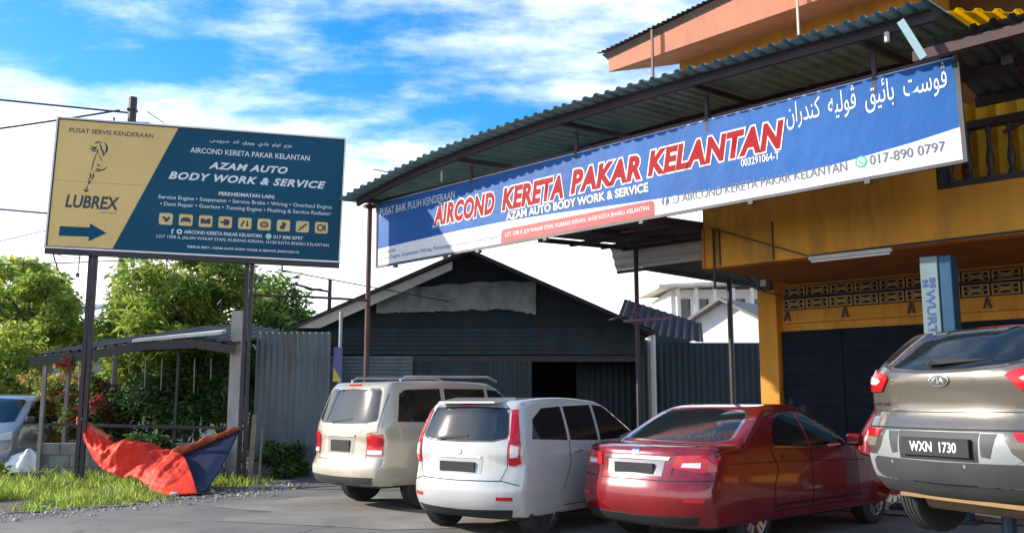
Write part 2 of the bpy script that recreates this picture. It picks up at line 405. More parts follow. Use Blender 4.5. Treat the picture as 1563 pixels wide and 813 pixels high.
lettering('AIRCOND KERETA PAKAR KELANTAN', 2.375,3.788,.378,.445, M_bw, bb, .007, .02)
c_ = flat(disc(3.915,.412,.055), -.007, -.004, 'social_icon', pbr('pale_green', (.35,.65,.50), .5), bb)
lettering('017 890 0797', 4.005,4.552,.372,.44, M_bw, bb, .007, .015)
lettering('LOT 1598 A, JALAN WAKAF STAN, KUBANG KERIAN, 16150 KOTA BHARU KELANTAN', 1.895,5.053,.255,.33, M_bw, bb, .007, .004)
lettering('PEMILIK BEST : AZAM AUTO BODY WORK & SERVICE (003291064-T)', 2.455,4.497,.098,.155, M_bw, bb, .007, .02)
# the posts stand plumb in the verge; double steel channels with a gap
for wx, wy, x in ((-7.75,16.72,0),(-5.0,17.25,0)):
    d = Vector((wx+8.5, wy-16.5, -4.29)); inv = Matrix.Rotation(R(11),3,'Z') @ Matrix.Rotation(.0229,3,'Y')
    p = MB()
    for s_ in (-.046,.046):
        a = inv.transposed() @ (d + Vector((s_,.06,0))); b = inv.transposed() @ (d + Vector((s_,.06,4.2)))
        p.bar(a, b, .068, .09, up=(0,1,0))
    for h in (.4,1.4,2.4,3.4):
        a = inv.transposed() @ (d + Vector((-.03,.06,h))); b = inv.transposed() @ (d + Vector((.03,.06,h))); p.bar(a, b, .05, .05)
    p.build('post', M_dark, bb)
p = MB()   # torn cable ends below the corner
p.tube([(.12,.05,-.12),(.16,.05,-.25),(.2,.02,-.3),(.22,.03,-.42)], .015, 5); p.tube([(.2,.04,-.13),(.4,.04,-.2),(.65,.03,-.16)], .008, 4); p.tube([(.58,.04,-.12),(.58,.03,-.35),(.575,.03,-.46)], .012, 5); p.tube([(.575,.03,-.46),(.575,.03,-.53)], .035, 6)
p.build('loose_cable', M_ink, bb)

# ------------------------------------------------------------------ long banner under the canopy
bn = fthing('banner', 'long blue and white banner with big red slanted lettering under the canopy roof', 'banner', -13.99, 11.15, 4.11, ry=-.0155)
NW, NH = 10.76, 1.25
MB().box(0,NW,.0,.02,0,NH).build('sheet', M_white, bn)
low_edge = [(0.01,.33),(1.2,.355),(2.3,.372),(3.44,.368),(4.5,.335),(5.5,.285),(6.5,.24),(7.6,.205),(8.6,.205),(9.5,.255),(10.2,.32),(NW-.01,.39)]
flat(low_edge + [(NW-.01,NH-.01),(.01,NH-.01)], -.003, .001, 'blue_print', M_blue, bn)
lettering('PUSAT BAIK PULIH KENDERAAN', .08,2.2,.97,1.12, M_bw, bn, .007, -.002)
for wd_, xa, xb, za, zb in (('AIRCOND',1.63,3.20,.54,.935),('KERETA',3.37,4.74,.555,.945),('PAKAR',4.89,6.26,.585,.975),('KELANTAN',6.38,8.58,.60,.985)):
    lettering(wd_, xa, xb, za, zb, M_redtext, bn, .011, .05, .24, outline=.05, omat=M_bw, space=1.08)
lettering('AZAM AUTO BODY WORK & SERVICE', 3.47,6.382,.375,.515, M_cream, bn, .0085, .03)
lettering('003291064-T', 7.92,8.49,.455,.565, M_bw, bn, .007, .012)
flat([(3.34,.004),(6.47,.004),(6.47,.17)] + [(6.42+.05*math.cos(a*.3), .17+.06*math.sin(a*.3)) for a in range(0,6)] + [(3.44,.235),(3.38,.22),(3.345,.17)], -.006, -.002, 'address_bar', M_red, bn)
lettering('LOT 1598 A, JLN WAKAF STAN, KUBANG KERIAN, 16150 KOTA BHARU, KELANTAN.', 3.44,6.40,.075,.165, M_bw, bn, .009, .006)
lettering('Perkhidmatan Lain', .06,.55,.215,.29, M_grey, bn, .007, 0)
lettering('Service Engine, Suspension, Wiring, Pemasangan Gearbox, Tunning Engine', .06,3.28,.075,.17, M_grey, bn, .007, -.004)
c_ = flat(disc(6.668,.182,.062), -.006, -.002, 'social_icon', M_navy, bn)
lettering('f', 6.648,6.695,.125,.235, M_bw, c_, .0085, .03, name='icon_mark')
c_ = flat(rrect(6.775,6.895,.122,.242,.035), -.006, -.002, 'social_icon', M_grey, bn)
flat(rrect(6.789,6.881,.136,.228,.025), -.0085, -.005, 'icon_mark', M_bw, c_)
o_ = disc(6.835,.182,.03,14); i_ = disc(6.835,.182,.019,14); g = MB()
for q in range(14): g.prism([o_[q], o_[(q+1) % 14], i_[(q+1) % 14], i_[q]], -.011, -.0075)
g.build('icon_mark', M_grey, c_)
lettering('AIRCOND KERETA PAKAR KELANTAN', 6.95,9.39,.122,.248, M_grey, bn, .007, .002)
c_ = flat(disc(9.573,.203,.075), -.006, -.002, 'social_icon', M_green, bn)
flat(disc(9.573,.203,.052), -.0085, -.005, 'icon_mark', M_bw, c_)
flat([(9.548,.235),(9.565,.228),(9.562,.21),(9.58,.19),(9.595,.195),(9.608,.178),(9.592,.165),(9.562,.18),(9.543,.208)], -.011, -.0075, 'icon_mark', M_green, c_)
lettering('017-890 0797', 9.68,10.575,.138,.263, M_grey, bn, .007, .004)
lettering(J(PUSAT), 8.62,10.66,.80,1.225, M_bw, bn, .007, .0, res=3)
fm = MB(); fm.box(NW,NW+.05,-.02,.04,-.04,NH+.02); fm.box(-.04,0,-.02,.04,-.04,NH); fm.box(0,NW,-.012,.03,-.045,-.002)
for x in (.5,1.9,2.75,4.3,6.2,8.0,9.6): fm.box(x,x+.07,-.02,.06,-.09,-.047)
fm.build('frame', pbr('banner_frame', (.09,.085,.085), .5, .4), bn)

# ------------------------------------------------------------------ front canopy: sheets on purlins
cn = fthing('canopy_roof', 'sloping corrugated green-grey canopy roof above the long blue banner', 'canopy', -14.4, 10.45, 0)
def eave(u):                                     # eave height: the last bays at the far end sag down
    pts = [(-15,5.22),(-14.4,5.36),(-14.07,5.41),(-13.2,5.60),(-12.2,5.73),(-11.15,5.83),(-10.2,5.90),(-9.48,5.94),(-8,5.98),(-6.5,6.0),(-3,6.0)]
    for (a, za), (b, zb) in zip(pts, pts[1:]):
        if u <= b: return za + (zb-za)*(u-a)/(b-a)
    return 6.0
SL = math.tan(R(5))
u = -14.4; k = 0
while u < -3.35:
    w = min(.8, -3.3-u); du = random.uniform(-.03,.03); e0, e1 = eave(u), eave(u+w)
    j = random.uniform(-.006,.006)
    a = u+14.4; bk = 2.5 if u > -8.6 else 3.3
    s = MB().corr((a,du,e0+j),(a+w+.02,du,e1+j+.004),(a,bk,e0+bk*SL+j),(a+w+.02,bk,e1+bk*SL+j+.004), .2, .042)
    s.build('roof_sheet', M_roof, cn); u += w; k += 1
for off, dz in ((.34,-.085),(2.3,-.06)):
    us = [-14.2,-13.2,-12.2,-11.2,-10.2,-9.4,-8,-6.5,-5,-3.35] if off < 1 else [-13.9,-12.2,-10.2,-8,-5,-3.5]
    for ua, ub in zip(us, us[1:]):
        MB().bar((ua+14.4, off, eave(ua)+off*SL+dz), (ub+14.4+.005, off, eave(ub)+off*SL+dz), .06, .14 if off < 1 else .09).build('purlin', M_beam, cn)
for ua in (-13.9,-11.4,-9.0,-6.6,-4.2):
    MB().bar((ua+14.4, .335, eave(ua)+.335*SL-.13), (ua+14.4, 2.5, eave(ua)+2.5*SL-.13), .05, .07).build('rafter', M_beam, cn)
    z1 = eave(ua)+.72*SL-.22
    MB().bar((ua+14.4, .72, 5.3), (ua+14.4, .72, z1), .05, .05).build('hanger', M_beam, cn)
MB().bar((.2,.76,5.40),(11.1,.76,5.55), .05,.06).build('top_rail', M_beam, cn)
p = MB(); p.tube([(.14,.70,.0),(.14,.70,5.36)], .05, 10); p.box(.04,.24,.60,.80,5.30,5.36); p.build('post', pbr('rust_post', (.10,.05,.04), .7, .2, dirt=(.2,.08,.04), damt=.6), cn)
MB().bar((2.45,.5,5.42),(2.45,.5,5.62), .03,.02).build('loose_strip', pbr('pale_strip', (.5,.55,.5), .5), cn)
# pale strut at the near end
MB().bar((10.79,.05,5.87),(11.02,.05,5.36), .085,.03, up=(0,1,0)).build('pale_strut', pbr('pale_strut', (.24,.37,.39), .4, .1, var=.1), cn)
lp = MB(); lp.tube([(10.55,.25,5.86),(10.55,.25,5.74)], .03, 8); lp.build('bulb', pbr('bulb', (.6,.6,.55), .3), cn)

# translucent yellow sheet and the lower canopy beyond the banner's near end
M_yel = pbr('yellow_sheet', (.85,.62,.02), .4, var=.08, trans=.55)
s = MB().corr(FW(-3.34,11.2,6.14), FW(-2.3,11.2,5.80), FW(-3.34,12.7,6.27), FW(-2.3,12.7,5.95), .2,.04, nv=2).build('skylight_sheet', M_yel)
tag(s, 'bright yellow translucent corrugated sheet at the upper right between two roofs', 'roof sheet')
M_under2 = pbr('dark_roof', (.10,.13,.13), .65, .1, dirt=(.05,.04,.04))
rc = fthing('side_canopy', 'low dark canopy roof at the right edge behind the banner end', 'canopy', -3.45, 10.7, 0)
for k in range(4):
    a = .02+k*.8
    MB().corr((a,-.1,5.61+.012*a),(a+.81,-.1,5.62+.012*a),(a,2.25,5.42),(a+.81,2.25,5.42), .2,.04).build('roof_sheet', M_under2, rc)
MB().bar((-.12,.04,5.48),(3.2,.04,5.55), .10,.12).build('front_beam', pbr('red_brown_beam', (.07,.032,.028), .65, dirt=(.05,.03,.03)), rc)
MB().bar((0,1.0,5.44),(3.2,1.0,5.45), .08,.12).build('purlin', M_beam, rc)
MB().bar((0,1.9,5.36),(3.2,1.9,5.37), .08,.12).build('purlin', M_beam, rc)
for a in (.7,1.7): MB().bar((a,.1,5.47),(a,2.2,5.31), .06,.07).build('rafter', M_beam, rc)
MB().bar((.3,1.9,4.9),(1.9,1.5,5.35), .04,.04).build('brace', M_beam, rc)
MB().bar((.75,.5,5.3),(.75,.5,5.55), .05,.12).build('hanger', M_beam, rc)

# ------------------------------------------------------------------ main workshop building
M_ochre = pbr('ochre_paint', (.64,.29,.03), .75, var=.14, scale=1.2, bump=.15, bscale=30, dirt=(.22,.11,.03), dscale=1.0, damt=.65, stretch=(2.2,2.2,.45))
M_terra = pbr('terracotta_paint', (.50,.175,.09), .7, var=.1, scale=1.5, dirt=(.28,.12,.07), dscale=1.6, damt=.6, stretch=(2,2,.5))
M_orange = pbr('orange_paint', (.62,.22,.03), .7, var=.14, dirt=(.30,.12,.04), damt=.6, stretch=(2,2,.4))
wb = fthing('workshop_building', 'two storey ochre workshop building with open front and terracotta eaves', 'building', -7.84, 13, 0)
X = lambda u: u+7.84
MB().box(0,11,0,.25,3.64,4.28).build('front_beam', M_ochre, wb)
MB().box(.002,3.7,.02,.24,4.28,6.2).build('middle_wall', M_ochre, wb)
MB().box(-.36,3.7,.02,.24,6.2,7.9).build('upper_wall', M_orange, wb)
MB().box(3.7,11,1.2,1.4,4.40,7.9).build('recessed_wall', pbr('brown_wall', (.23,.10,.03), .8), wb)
MB().box(3.7,11,.05,1.2,4.285,4.38).build('balcony_floor', M_ochre, wb)
MB().box(3.45,3.69,.245,1.4,4.40,7.88).build('return_wall', M_ochre, wb)
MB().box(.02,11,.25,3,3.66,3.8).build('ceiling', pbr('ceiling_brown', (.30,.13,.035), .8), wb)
MB().box(-.53,11,3.0,3.2,0,3.95).build('back_wall', M_ochre, wb)
MB().box(-.53,-.16,2.78,3.0,0,3.66).build('pillar', M_ochre, wb)
MB().box(10.7,11,.25,2.99,0,3.64).build('side_wall', M_ochre, wb)
MB().box(-.0,.04,-.03,0,3.64,4.3).build('corner_strip', M_orange, wb)
# cracks / conduits on the beam
for x in (.32,1.25): MB().bar((x,-.012,3.66),(x,-.012,4.26), .02,.02).build('conduit', M_beam, wb)
MB().bar((.24,-.06,4.25),(.24,-.06,3.28), .03,.03).build('hanging_pipe', M_beam, wb)
MB().tube([(.15,-.03,4.3),(.8,-.035,4.05),(1.85,-.035,3.64)], .012, 5).build('cable', M_ink, wb)
MB().tube([(1.85,-.02,3.65),(3.0,-.02,3.66),(6,-.02,3.67)], .018, 5).build('cable', M_ink, wb)
# fascia, soffit, roof of the upper floor
fz = lambda u: (7.10+.035*(u+9.1), 7.42+.135*(u+9.1))
fx0, fx1 = -9.1, -1.5
(b0,t0),(b1,t1) = fz(fx0), fz(fx1)
MB().hull([(X(fx0),-.8,b0),(X(fx1),-.8,b1),(X(fx1),-.8,t1),(X(fx0),-.8,t0)], [(X(fx0),-.76,b0),(X(fx1),-.76,b1),(X(fx1),-.76,t1),(X(fx0),-.76,t0)]).build('fascia', M_terra, wb)
MB().hull([(X(fx0),-.762,b0+.003),(X(fx1),-.762,b1+.003),(X(fx1),.02,b1+.10),(X(-8.25),.02,b0+.14)], [(X(fx0),-.762,b0+.03),(X(fx1),-.762,b1+.03),(X(fx1),.02,b1+.13),(X(-8.25),.02,b0+.17)]).build('soffit', M_terra, wb)
n_s = 9
for k in range(n_s):
    ua = -9.25 + k*.85; ub = ua+.86; za = fz(ua)[1]+.02; zb = fz(ub)[1]+.02
    MB().corr((X(ua),-.92,za),(X(ub),-.92,zb),(X(ua)+.6,3.2,za+1.3),(X(ub)+.6,3.2,zb+1.3), .1,.03,shape='sine').build('roof_sheet', pbr('tile_roof', (.10,.075,.07), .8), wb)
MB().hull([(X(fx0)-.02,-.8,t0-.1),(X(fx1),-.8,t1-.1),(X(fx1),-.86,t1),(X(fx0)-.1,-.86,t0)], [(X(fx0)-.02,-.78,t0-.1),(X(fx1),-.78,t1-.1),(X(fx1),-.78,t1+.01),(X(fx0)-.1,-.78,t0+.01)]).build('gutter', pbr('gutter', (.12,.075,.06), .7), wb)
MB().bar((X(-8.13),-.9,6.2),(X(-8.13),-.9,7.55), .035,.035).build('downpipe', pbr('pipe', (.16,.08,.05), .6), wb)
MB().bar((X(-5.6),-.9,6.5),(X(-5.6),-.9,8), .03,.03).build('downpipe', pbr('pale_pipe', (.5,.42,.33), .6), wb)
# balustrade
MB().box(3.72,11,.06,.2,4.382,4.47).build('plinth_rail', M_dark, wb)
MB().box(3.72,11,.04,.22,5.16,5.26).build('hand_rail', M_dark, wb)
prof = [(.05,0),(.05,.06),(.028,.09),(.055,.2),(.05,.28),(.026,.42),(.024,.6),(.04,.64),(.05,.69)]
ba = MB().lathe(prof, (0,0,0), 10).build('baluster', M_dark, wb, (3.85,.13,4.47), smooth=True)
for k in range(1,16): inst(ba, wb, (3.85+k*.26,.13,4.47))
MB().box(3.72,3.84,.03,.24,4.38,5.45).build('newel', M_dark, wb)
# rows of pierced ventilation blocks near the top of the rear wall
bl = MB(); bs = .42; hh = .185
for sx in (-1,1):
    bl.box(*sorted((sx*bs/2, sx*(bs/2-.03))), -.03,.0, -hh/2,hh/2)
bl.box(-bs/2+.03,bs/2-.03,-.03,0,hh/2-.025,hh/2); bl.box(-bs/2+.03,bs/2-.03,-.03,0,-hh/2,-hh/2+.025)
bl.prism([(math.cos(a)*.07, math.sin(a)*.03) for a in [k*math.pi/4 for k in range(8)]], -.03, 0)
for q in range(4):
    a = math.pi/4 + q*math.pi/2; d = Vector((math.cos(a)*.17, 0, math.sin(a)*.07)); bl.bar(Vector((0,-.015,0)), d + Vector((0,-.015,0)), .028,.028, up=(0,1,0))
bl.bar((-.18,-.0151,0),(-.07,-.0151,0),.02,.02); bl.bar((.07,-.0151,0),(.18,-.0151,0),.02,.02)
M_vent = pbr('vent_block', (.46,.30,.11), .85, var=.2, dirt=(.12,.08,.03))
vb = None
for r_, z in enumerate((3.50,3.28)):
    for k in range(15):
        x = .12 + k*.45 - r_*.02
        if vb is None: vb = bl.build('vent_block', M_vent, wb, (x,2.995,z))
        else: inst(vb, wb, (x,2.995,z))
MB().box(-.1,7,2.984,2.992,3.17,3.61).build('vent_shade_sheet', pbr('vent_black', (.01,.01,.012), .9), wb)  # black sheet stands in for the shade behind the block openings
MB().box(-.14,7,2.93,3.0,2.93,2.97).build('ledge', M_ochre, wb)
for x in (-.05,1.05,2.2,3.4,4.6):
    MB().hull([(x,2.96,3.16),(x+.03,2.96,3.16),(x+.08,2.96,2.97),(x+.05,2.96,2.97)], [(x,2.99,3.16),(x+.03,2.99,3.16),(x+.08,2.99,2.97),(x+.05,2.99,2.97)]).build('bracket', M_beam, wb)
    MB().hull([(x,2.955,3.16),(x+.025,2.955,3.16),(x-.03,2.955,2.97),(x-.055,2.955,2.97)], [(x,2.985,3.16),(x+.025,2.985,3.16),(x-.03,2.985,2.97),(x-.055,2.985,2.97)]).build('bracket', M_beam, wb)
MB().tube([(-.05,2.9,3.42),(1.5,2.92,3.40),(3.2,2.92,3.41),(5,2.92,3.52)], .015, 5).build('cable', M_ink, wb)
MB().box(-.12,7,2.90,3.0,0,2.78).build('shade_dark_shutter', pbr('shutter', (.012,.016,.026), .8, 0, spec=.15), wb)  # near-black colour carries the deep shade of the workshop interior
for k in range(14): MB().box(-.1,7,2.88,2.90,.1+k*.19,.24+k*.19).build('shutter_slat', MATS['shutter'], wb)
MB().box(.9,1.02,2.86,2.88,0,2.78).build('shutter_post', MATS['shutter'], wb)

# lamps and fittings on the workshop
fl = fthing('tube_light', 'unlit white fluorescent tube fixed under the front beam', 'light', -6.0, 12.93, 3.56)
MB().box(0,1.22,.0,.06,.02,.075).build('housing', pbr('fitting', (.5,.5,.47), .4), fl); MB().tube([(.03,.03,.0),(1.19,.03,.0)], .016, 8).build('tube', M_bw, fl)
sp = fthing('floodlight', 'small black floodlight on the pillar under the ochre ceiling', 'light', -8.15, 15.6, 3.55)
MB().box(-.14,.14,0,.12,0,.26).build('housing', M_ink, sp, bevel=.015); MB().box(-.05,.06,-.012,0,.07,.19).build('lens', pbr('lens', (.55,.58,.6), .15), sp); MB().box(-.02,.02,.12,.2,.1,.4).build('bracket', M_ink, sp)
# laundry / curtains behind the balusters
for i, (x, w, col, nm) in enumerate(((3.95,1.05,(.72,.45,.03),'yellow'),(5.25,1.1,(.62,.56,.46),'white'))):
    c = MB(); pts = []
    n = 24
    for j in range(n+1):
        a = j/n; pts.append((x+a*w, .55+.05*math.sin(a*26+i), 0))
    vs = [(px,py,4.5) for px,py,_ in pts] + [(px,py+.02,5.7-.05*math.sin(j*.5)) for j,(px,py,_) in enumerate(pts)]
    c.add(vs, [(j,j+1,n+2+j,n+1+j) for j in range(n)])
    o = c.build('hanging_cloth', pbr(nm+'_cloth', col, .85, trans=.3), None, FW(-7.84,13,0), (0,0,FA), smooth=True)
    tag(o, f'{nm} cloth hanging behind the dark balcony balusters', 'cloth', 'cloths on the balcony')

# ------------------------------------------------------------------ side shelter left of the building
ss = fthing('side_shelter', 'dark sheet shelter on thin posts left of the ochre building', 'shelter', -10.1, 11.5, 0)
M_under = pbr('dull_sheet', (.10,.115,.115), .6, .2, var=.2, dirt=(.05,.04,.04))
M_pale = pbr('pale_sheet', (.62,.62,.56), .55, .2, var=.1, dirt=(.3,.27,.2), damt=.4)
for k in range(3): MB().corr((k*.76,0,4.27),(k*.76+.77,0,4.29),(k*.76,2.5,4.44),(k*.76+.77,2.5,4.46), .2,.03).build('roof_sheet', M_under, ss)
for x,z in ((0,4.2),(1.1,4.22),(2.2,4.22)): MB().bar((x,0,z),(x,2.5,z+.17), .06,.08).build('rafter', M_beam, ss)
for y in (.9,1.8,2.45): MB().bar((-.05,y,4.17+y*.068),(2.25,y,4.17+y*.068), .05,.07).build('purlin', M_beam, ss)
for x,y in ((.95,.75),(1.3,1.35),(1.75,1.9)): MB().box(x,x+.45,y,y+.12,4.235+y*.068,4.245+y*.068).build('sunlit_patch', pbr('pink_sunlit', (.45,.15,.14), .7), ss)  # pink slabs stand in for sunlit patches on the roof underside
# corrugated valance with lengthwise ribs
MB().corr((-.4,2.7,3.99),(-.4,2.52,4.43),(2.24,2.7,4.0),(2.24,2.52,4.44), .15,.03, shape='sine').build('valance_sheet', M_pale, ss)
MB().bar((-.42,2.78,3.97),(2.24,2.78,3.98), .05,.06).build('valance_rail', M_beam, ss)
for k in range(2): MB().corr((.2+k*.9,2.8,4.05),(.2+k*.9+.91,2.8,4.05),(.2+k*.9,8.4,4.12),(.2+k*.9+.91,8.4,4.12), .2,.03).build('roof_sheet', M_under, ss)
MB().bar((.2,2.8,4.0),(.2,8.4,4.06), .07,.09).build('rafter', M_beam, ss)
MB().tube([(.22,2.5,0),(.22,2.5,4.36)], .045, 8).build('post', M_beam, ss)
MB().tube([(.62,5.2,0),(.62,5.2,4.0)], .055, 8).build('post', M_dark, ss)
MB().bar((-.05,2.45,2.98),(1.0,2.5,2.98), .04,.05).build('rail', pbr('purple_steel', (.12,.04,.09), .5), ss)
MB().bar((-.35,2.4,3.02),(.4,2.5,3.14), .04,.03).build('rail', M_beam, ss)
MB().tube([(1.3,4.5,3.98),(2.0,4.0,3.5),(2.4,4.3,3.4)], .015, 5).build('cable', M_ink, ss)

# ------------------------------------------------------------------ blue sheet-metal shed behind the cars
M_shed = pbr('shed_blue', (.020,.042,.056), .65, .1, var=.35, scale=1.3, dirt=(.07,.04,.025), dscale=1.6, damt=.7, stretch=(1.5,1.5,.7))
M_fence = pbr('fence_grey', (.13,.17,.19), .55, .2, var=.2, scale=1.5, dirt=(.13,.075,.04), dscale=1.4, damt=.7, stretch=(2,2,.5))
sh = thing('metal_shed', 'blue sheet-metal gable shed with a hanging plastic strip behind the parked cars', 'shed', (-1.0,21,0))
PK, EL_, ER = 4.87, (-3.75,3.20), (4.0,3.08)
def rz(x): return PK + (EL_[1]-PK)*(x/EL_[0]) if x < 0 else PK + (ER[1]-PK)*(x/ER[0])
# gable cladding: lapped horizontal boards of sheet, each one a strip under the roof slope
z = 2.55
while z < 4.75:
    z1 = min(z+.3, 4.78)
    xa = [x for x in (-3.72, (z-PK)/(EL_[1]-PK)*EL_[0]) ]; xl = max(xa) if z > EL_[1] else -3.72; xr = min(3.95, (z-PK)/(ER[1]-PK)*ER[0]) if z > ER[1] else 3.95
    xl1 = max(-3.72, (z1-PK)/(EL_[1]-PK)*EL_[0]) if z1 > EL_[1] else -3.72; xr1 = min(3.95, (z1-PK)/(ER[1]-PK)*ER[0]) if z1 > ER[1] else 3.95
    MB().corr((xl,.0,z),(xl1,-.0,z1+.01),(xr,.0,z),(xr1,0,z1+.01), .1,-.025, shape='sine').build('gable_sheet', M_shed, sh)
    z += .3
for sgn, e in ((-1,EL_),(1,ER)):
    n_ = 9
    for k in range(n_):
        y0 = -.55+k*.9
        a, b = Vector((0,0,PK+.05)), Vector((e[0]*1.06,0,e[1]+.05-.1))
        q = [(a.x,y0,a.z),(a.x,y0+.92,a.z),(b.x,y0,b.z),(b.x,y0+.92,b.z)]
        MB().corr(*q, .18, .03*(-1 if sgn < 0 else 1)).build('roof_sheet', pbr('shed_roof', (.12,.12,.12), .6, .2), sh)
    MB().bar((0,-.57,PK-.02),(e[0]*1.06,-.57,e[1]-.12), .04,.14, up=(0,1,0)).build('barge_board', M_dark if sgn > 0 else M_beam, sh)
MB().hull([(-3.9,-.5,3.12),(-.35,-.5,4.62),(-.35,-.5,4.44),(-3.3,-.5,3.12)], [(-3.9,-.47,3.12),(-.35,-.47,4.62),(-.35,-.47,4.44),(-3.3,-.47,3.12)]).build('eave_lining', M_pale, sh)
# plastic sheet strip hung across the gable
pv = []; n_ = 90
for j in range(n_+1):
    a = j/n_; x = -2.1+a*3.65; pv.append((x, -.08+.05*mnoise.noise(Vector((a*14,0,0)))+.03*mnoise.noise(Vector((a*37,3,0))), 0))
top = [(x,y,4.02+.20*min(1,(x+2.1)/2.5) + .015*math.sin(x*9)) for x,y,_ in pv]
bot = [(x,y-.05,3.55+.03*x+.05*mnoise.noise(Vector((x*4,1,0)))+.03*mnoise.noise(Vector((x*13,5,0))) - .22*max(0,x-.9)) for x,y,_ in pv]
MB().add(top+bot, [(j,j+1,n_+2+j,n_+1+j) for j in range(n_)]).build('plastic_strip', pbr('plastic_sheet', (.33,.36,.35), .35, var=.35, scale=3, trans=.3), sh, smooth='full')
MB().box(-3.72,3.95,.12,.2,2.40,2.54).build('lintel', M_dark, sh)
for x in (-3.72,-1.2,1.4,3.9): MB().box(x-.05,x+.05,.1,.22,0,2.4).build('post', M_dark, sh)
MB().box(-3.9,6.5,7.4,7.5,0,4.0).build('rear_wall', M_shed, sh)
MB().box(3.96,4.04,.1,7.4,0,3.0).build('side_wall', M_shed, sh)
MB().box(-3.8,-3.74,.1,7.4,0,3.1).build('side_wall', M_shed, sh)
# low horizontal sheeting under the left eave
for k in range(4): MB().corr((-3.7,-.05,1.55+k*.24),(-3.7,-.05,1.80+k*.24),(-1.25,-.05,1.55+k*.24),(-1.25,-.05,1.80+k*.24), .08,-.02, shape='sine').build('wall_sheet', M_fence, sh)
for k in range(6): MB().corr((-1.2+k*.44,.05,.1),(-1.2+k*.44+.45,.05,.1),(-1.2+k*.44,.05,2.4),(-1.2+k*.44+.45,.05,2.4), .11,-.02, shape='sine').build('wall_sheet', M_shed, sh)
# lean-to roofs at the right of the shed
lt = thing('lean_to', 'dark blue lean-to roof between the shed and the ochre building', 'shed', (2.8,23,0))
MB().corr((-.25,0,3.30),(2.0,0,2.95),(.15,.9,4.15),(2.15,.9,3.50), .2,.02).build('roof_sheet', pbr('old_roof', (.035,.035,.04), .8), lt)
for k in range(8): MB().corr((-1.2+k*.76,0,.0),(-1.2+k*.76+.77,0,0),(-1.2+k*.76,0,2.95),(-1.2+k*.76+.77,0,2.95), .15,-.025, shape='sine').build('wall_sheet', M_shed, lt)
MB().tube([(.62,-.3,0),(.62,-.3,3.2)], .13, 10).build('pale_pipe', M_pale, lt)

# grey corrugated fence left of the shed
fe = thing('sheet_fence', 'grey corrugated metal fence beside the concrete post', 'fence', (-5.4,19.4,0))
for k in range(2):
    o = MB().corr((k*.78,.01*k,.32),(k*.78+.79,.01*k,.32),(k*.78,.01*k,2.95),(k*.78+.79,.01*k,2.95), .13,-.03, shape='sine').build('fence_sheet', M_fence, fe)
MB().box(-.02,1.6,.05,.1,.9,.98).build('rail', M_dark, fe); MB().box(-.02,1.6,.05,.1,2.3,2.38).build('rail', M_dark, fe)
MB().box(-.02,1.65,-.02,.12,0,.32).build('kerb', pbr('old_concrete', (.24,.23,.21), .9, var=.25, scale=4, dirt=(.08,.08,.06), bump=.5, bscale=25), fe)

# pipe between the billboard post and the canopy post, crossing the shed front
pp = MB().tube([(-4.95,17.42,3.50),(-3.9,17.6,3.49),(-2.80,17.75,3.44)], .025, 6).build('pipe_rail', M_beam)
tag(pp, 'thin steel pipe running from the billboard post to the canopy post', 'pipe')
bs_ = thing('pole_sign', 'narrow pale pole with a small blue placard before the shed', 'pole', (-3.55,19.0,0))
MB().tube([(0,0,0),(0,0,3.35)], .035, 8).build('pole', pbr('pale_pole', (.35,.38,.38), .5, .3), bs_)
MB().box(-.12,.06,-.06,-.04,1.9,2.6).build('placard', pbr('placard_blue', (.10,.10,.30), .5), bs_)
MB().prism([(-.12,1.9),(.06,1.9),(-.12,2.2)], -.065, -.061).build('placard_mark', pbr('placard_yellow', (.6,.5,.05), .5), bs_)

# ------------------------------------------------------------------ plant hut at the left
M_conc = MATS['old_concrete']
hu = thing('plant_hut', 'open-sided hut with dark sheet roof and low block wall behind the billboard posts', 'hut', (-9.2,18.5,0))
M_hroof = pbr('hut_roof', (.035,.033,.035), .65, .2, var=.25, dirt=(.16,.11,.07), damt=.5)
xs = [(-.25,2.37),(.9,2.50),(2.0,2.68),(3.0,2.72),(3.75,2.60)]
for (xa,za),(xb,zb) in zip(xs, xs[1:]):
    MB().corr((xa,-.45,za),(xb+.02,-.45,zb),(xa,3.0,za+.55),(xb+.02,3.0,zb+.55), .18,.03).build('roof_sheet', M_hroof, hu)
    MB().bar((xa,-.42,za-.10),(xb,-.42,zb-.10), .05,.17).build('eave_beam', M_dark, hu)
    MB().bar((xa,2.9,za+.45),(xb,2.9,zb+.45), .05,.11).build('eave_beam', M_dark, hu)
MB().hull([(1.75,-.5,2.70),(3.5,-.5,2.86),(3.5,-.5,2.80),(1.75,-.5,2.64)], [(1.75,-.2,2.74),(3.5,-.2,2.92),(3.5,-.2,2.86),(1.75,-.2,2.68)]).build('pale_flashing', M_pale, hu)
for x,y in ((.02,-.35),(.12,.4),(0,2.9),(2.8,2.9)): MB().bar((x,y,0),(x,y,2.35+(y+.45)*.16), .07,.07).build('post', pbr('grey_timber', (.28,.25,.21), .85, dirt=(.1,.09,.08)), hu)
MB().bar((2.5,0,0),(2.5,0,2.6), .05,.05).build('post', M_dark, hu)
MB().box(3.56,3.78,-.1,.1,0,3.3).build('concrete_post', pbr('pale_concrete', (.42,.41,.37), .9, var=.2, scale=3, dirt=(.2,.19,.16), bump=.3), hu)
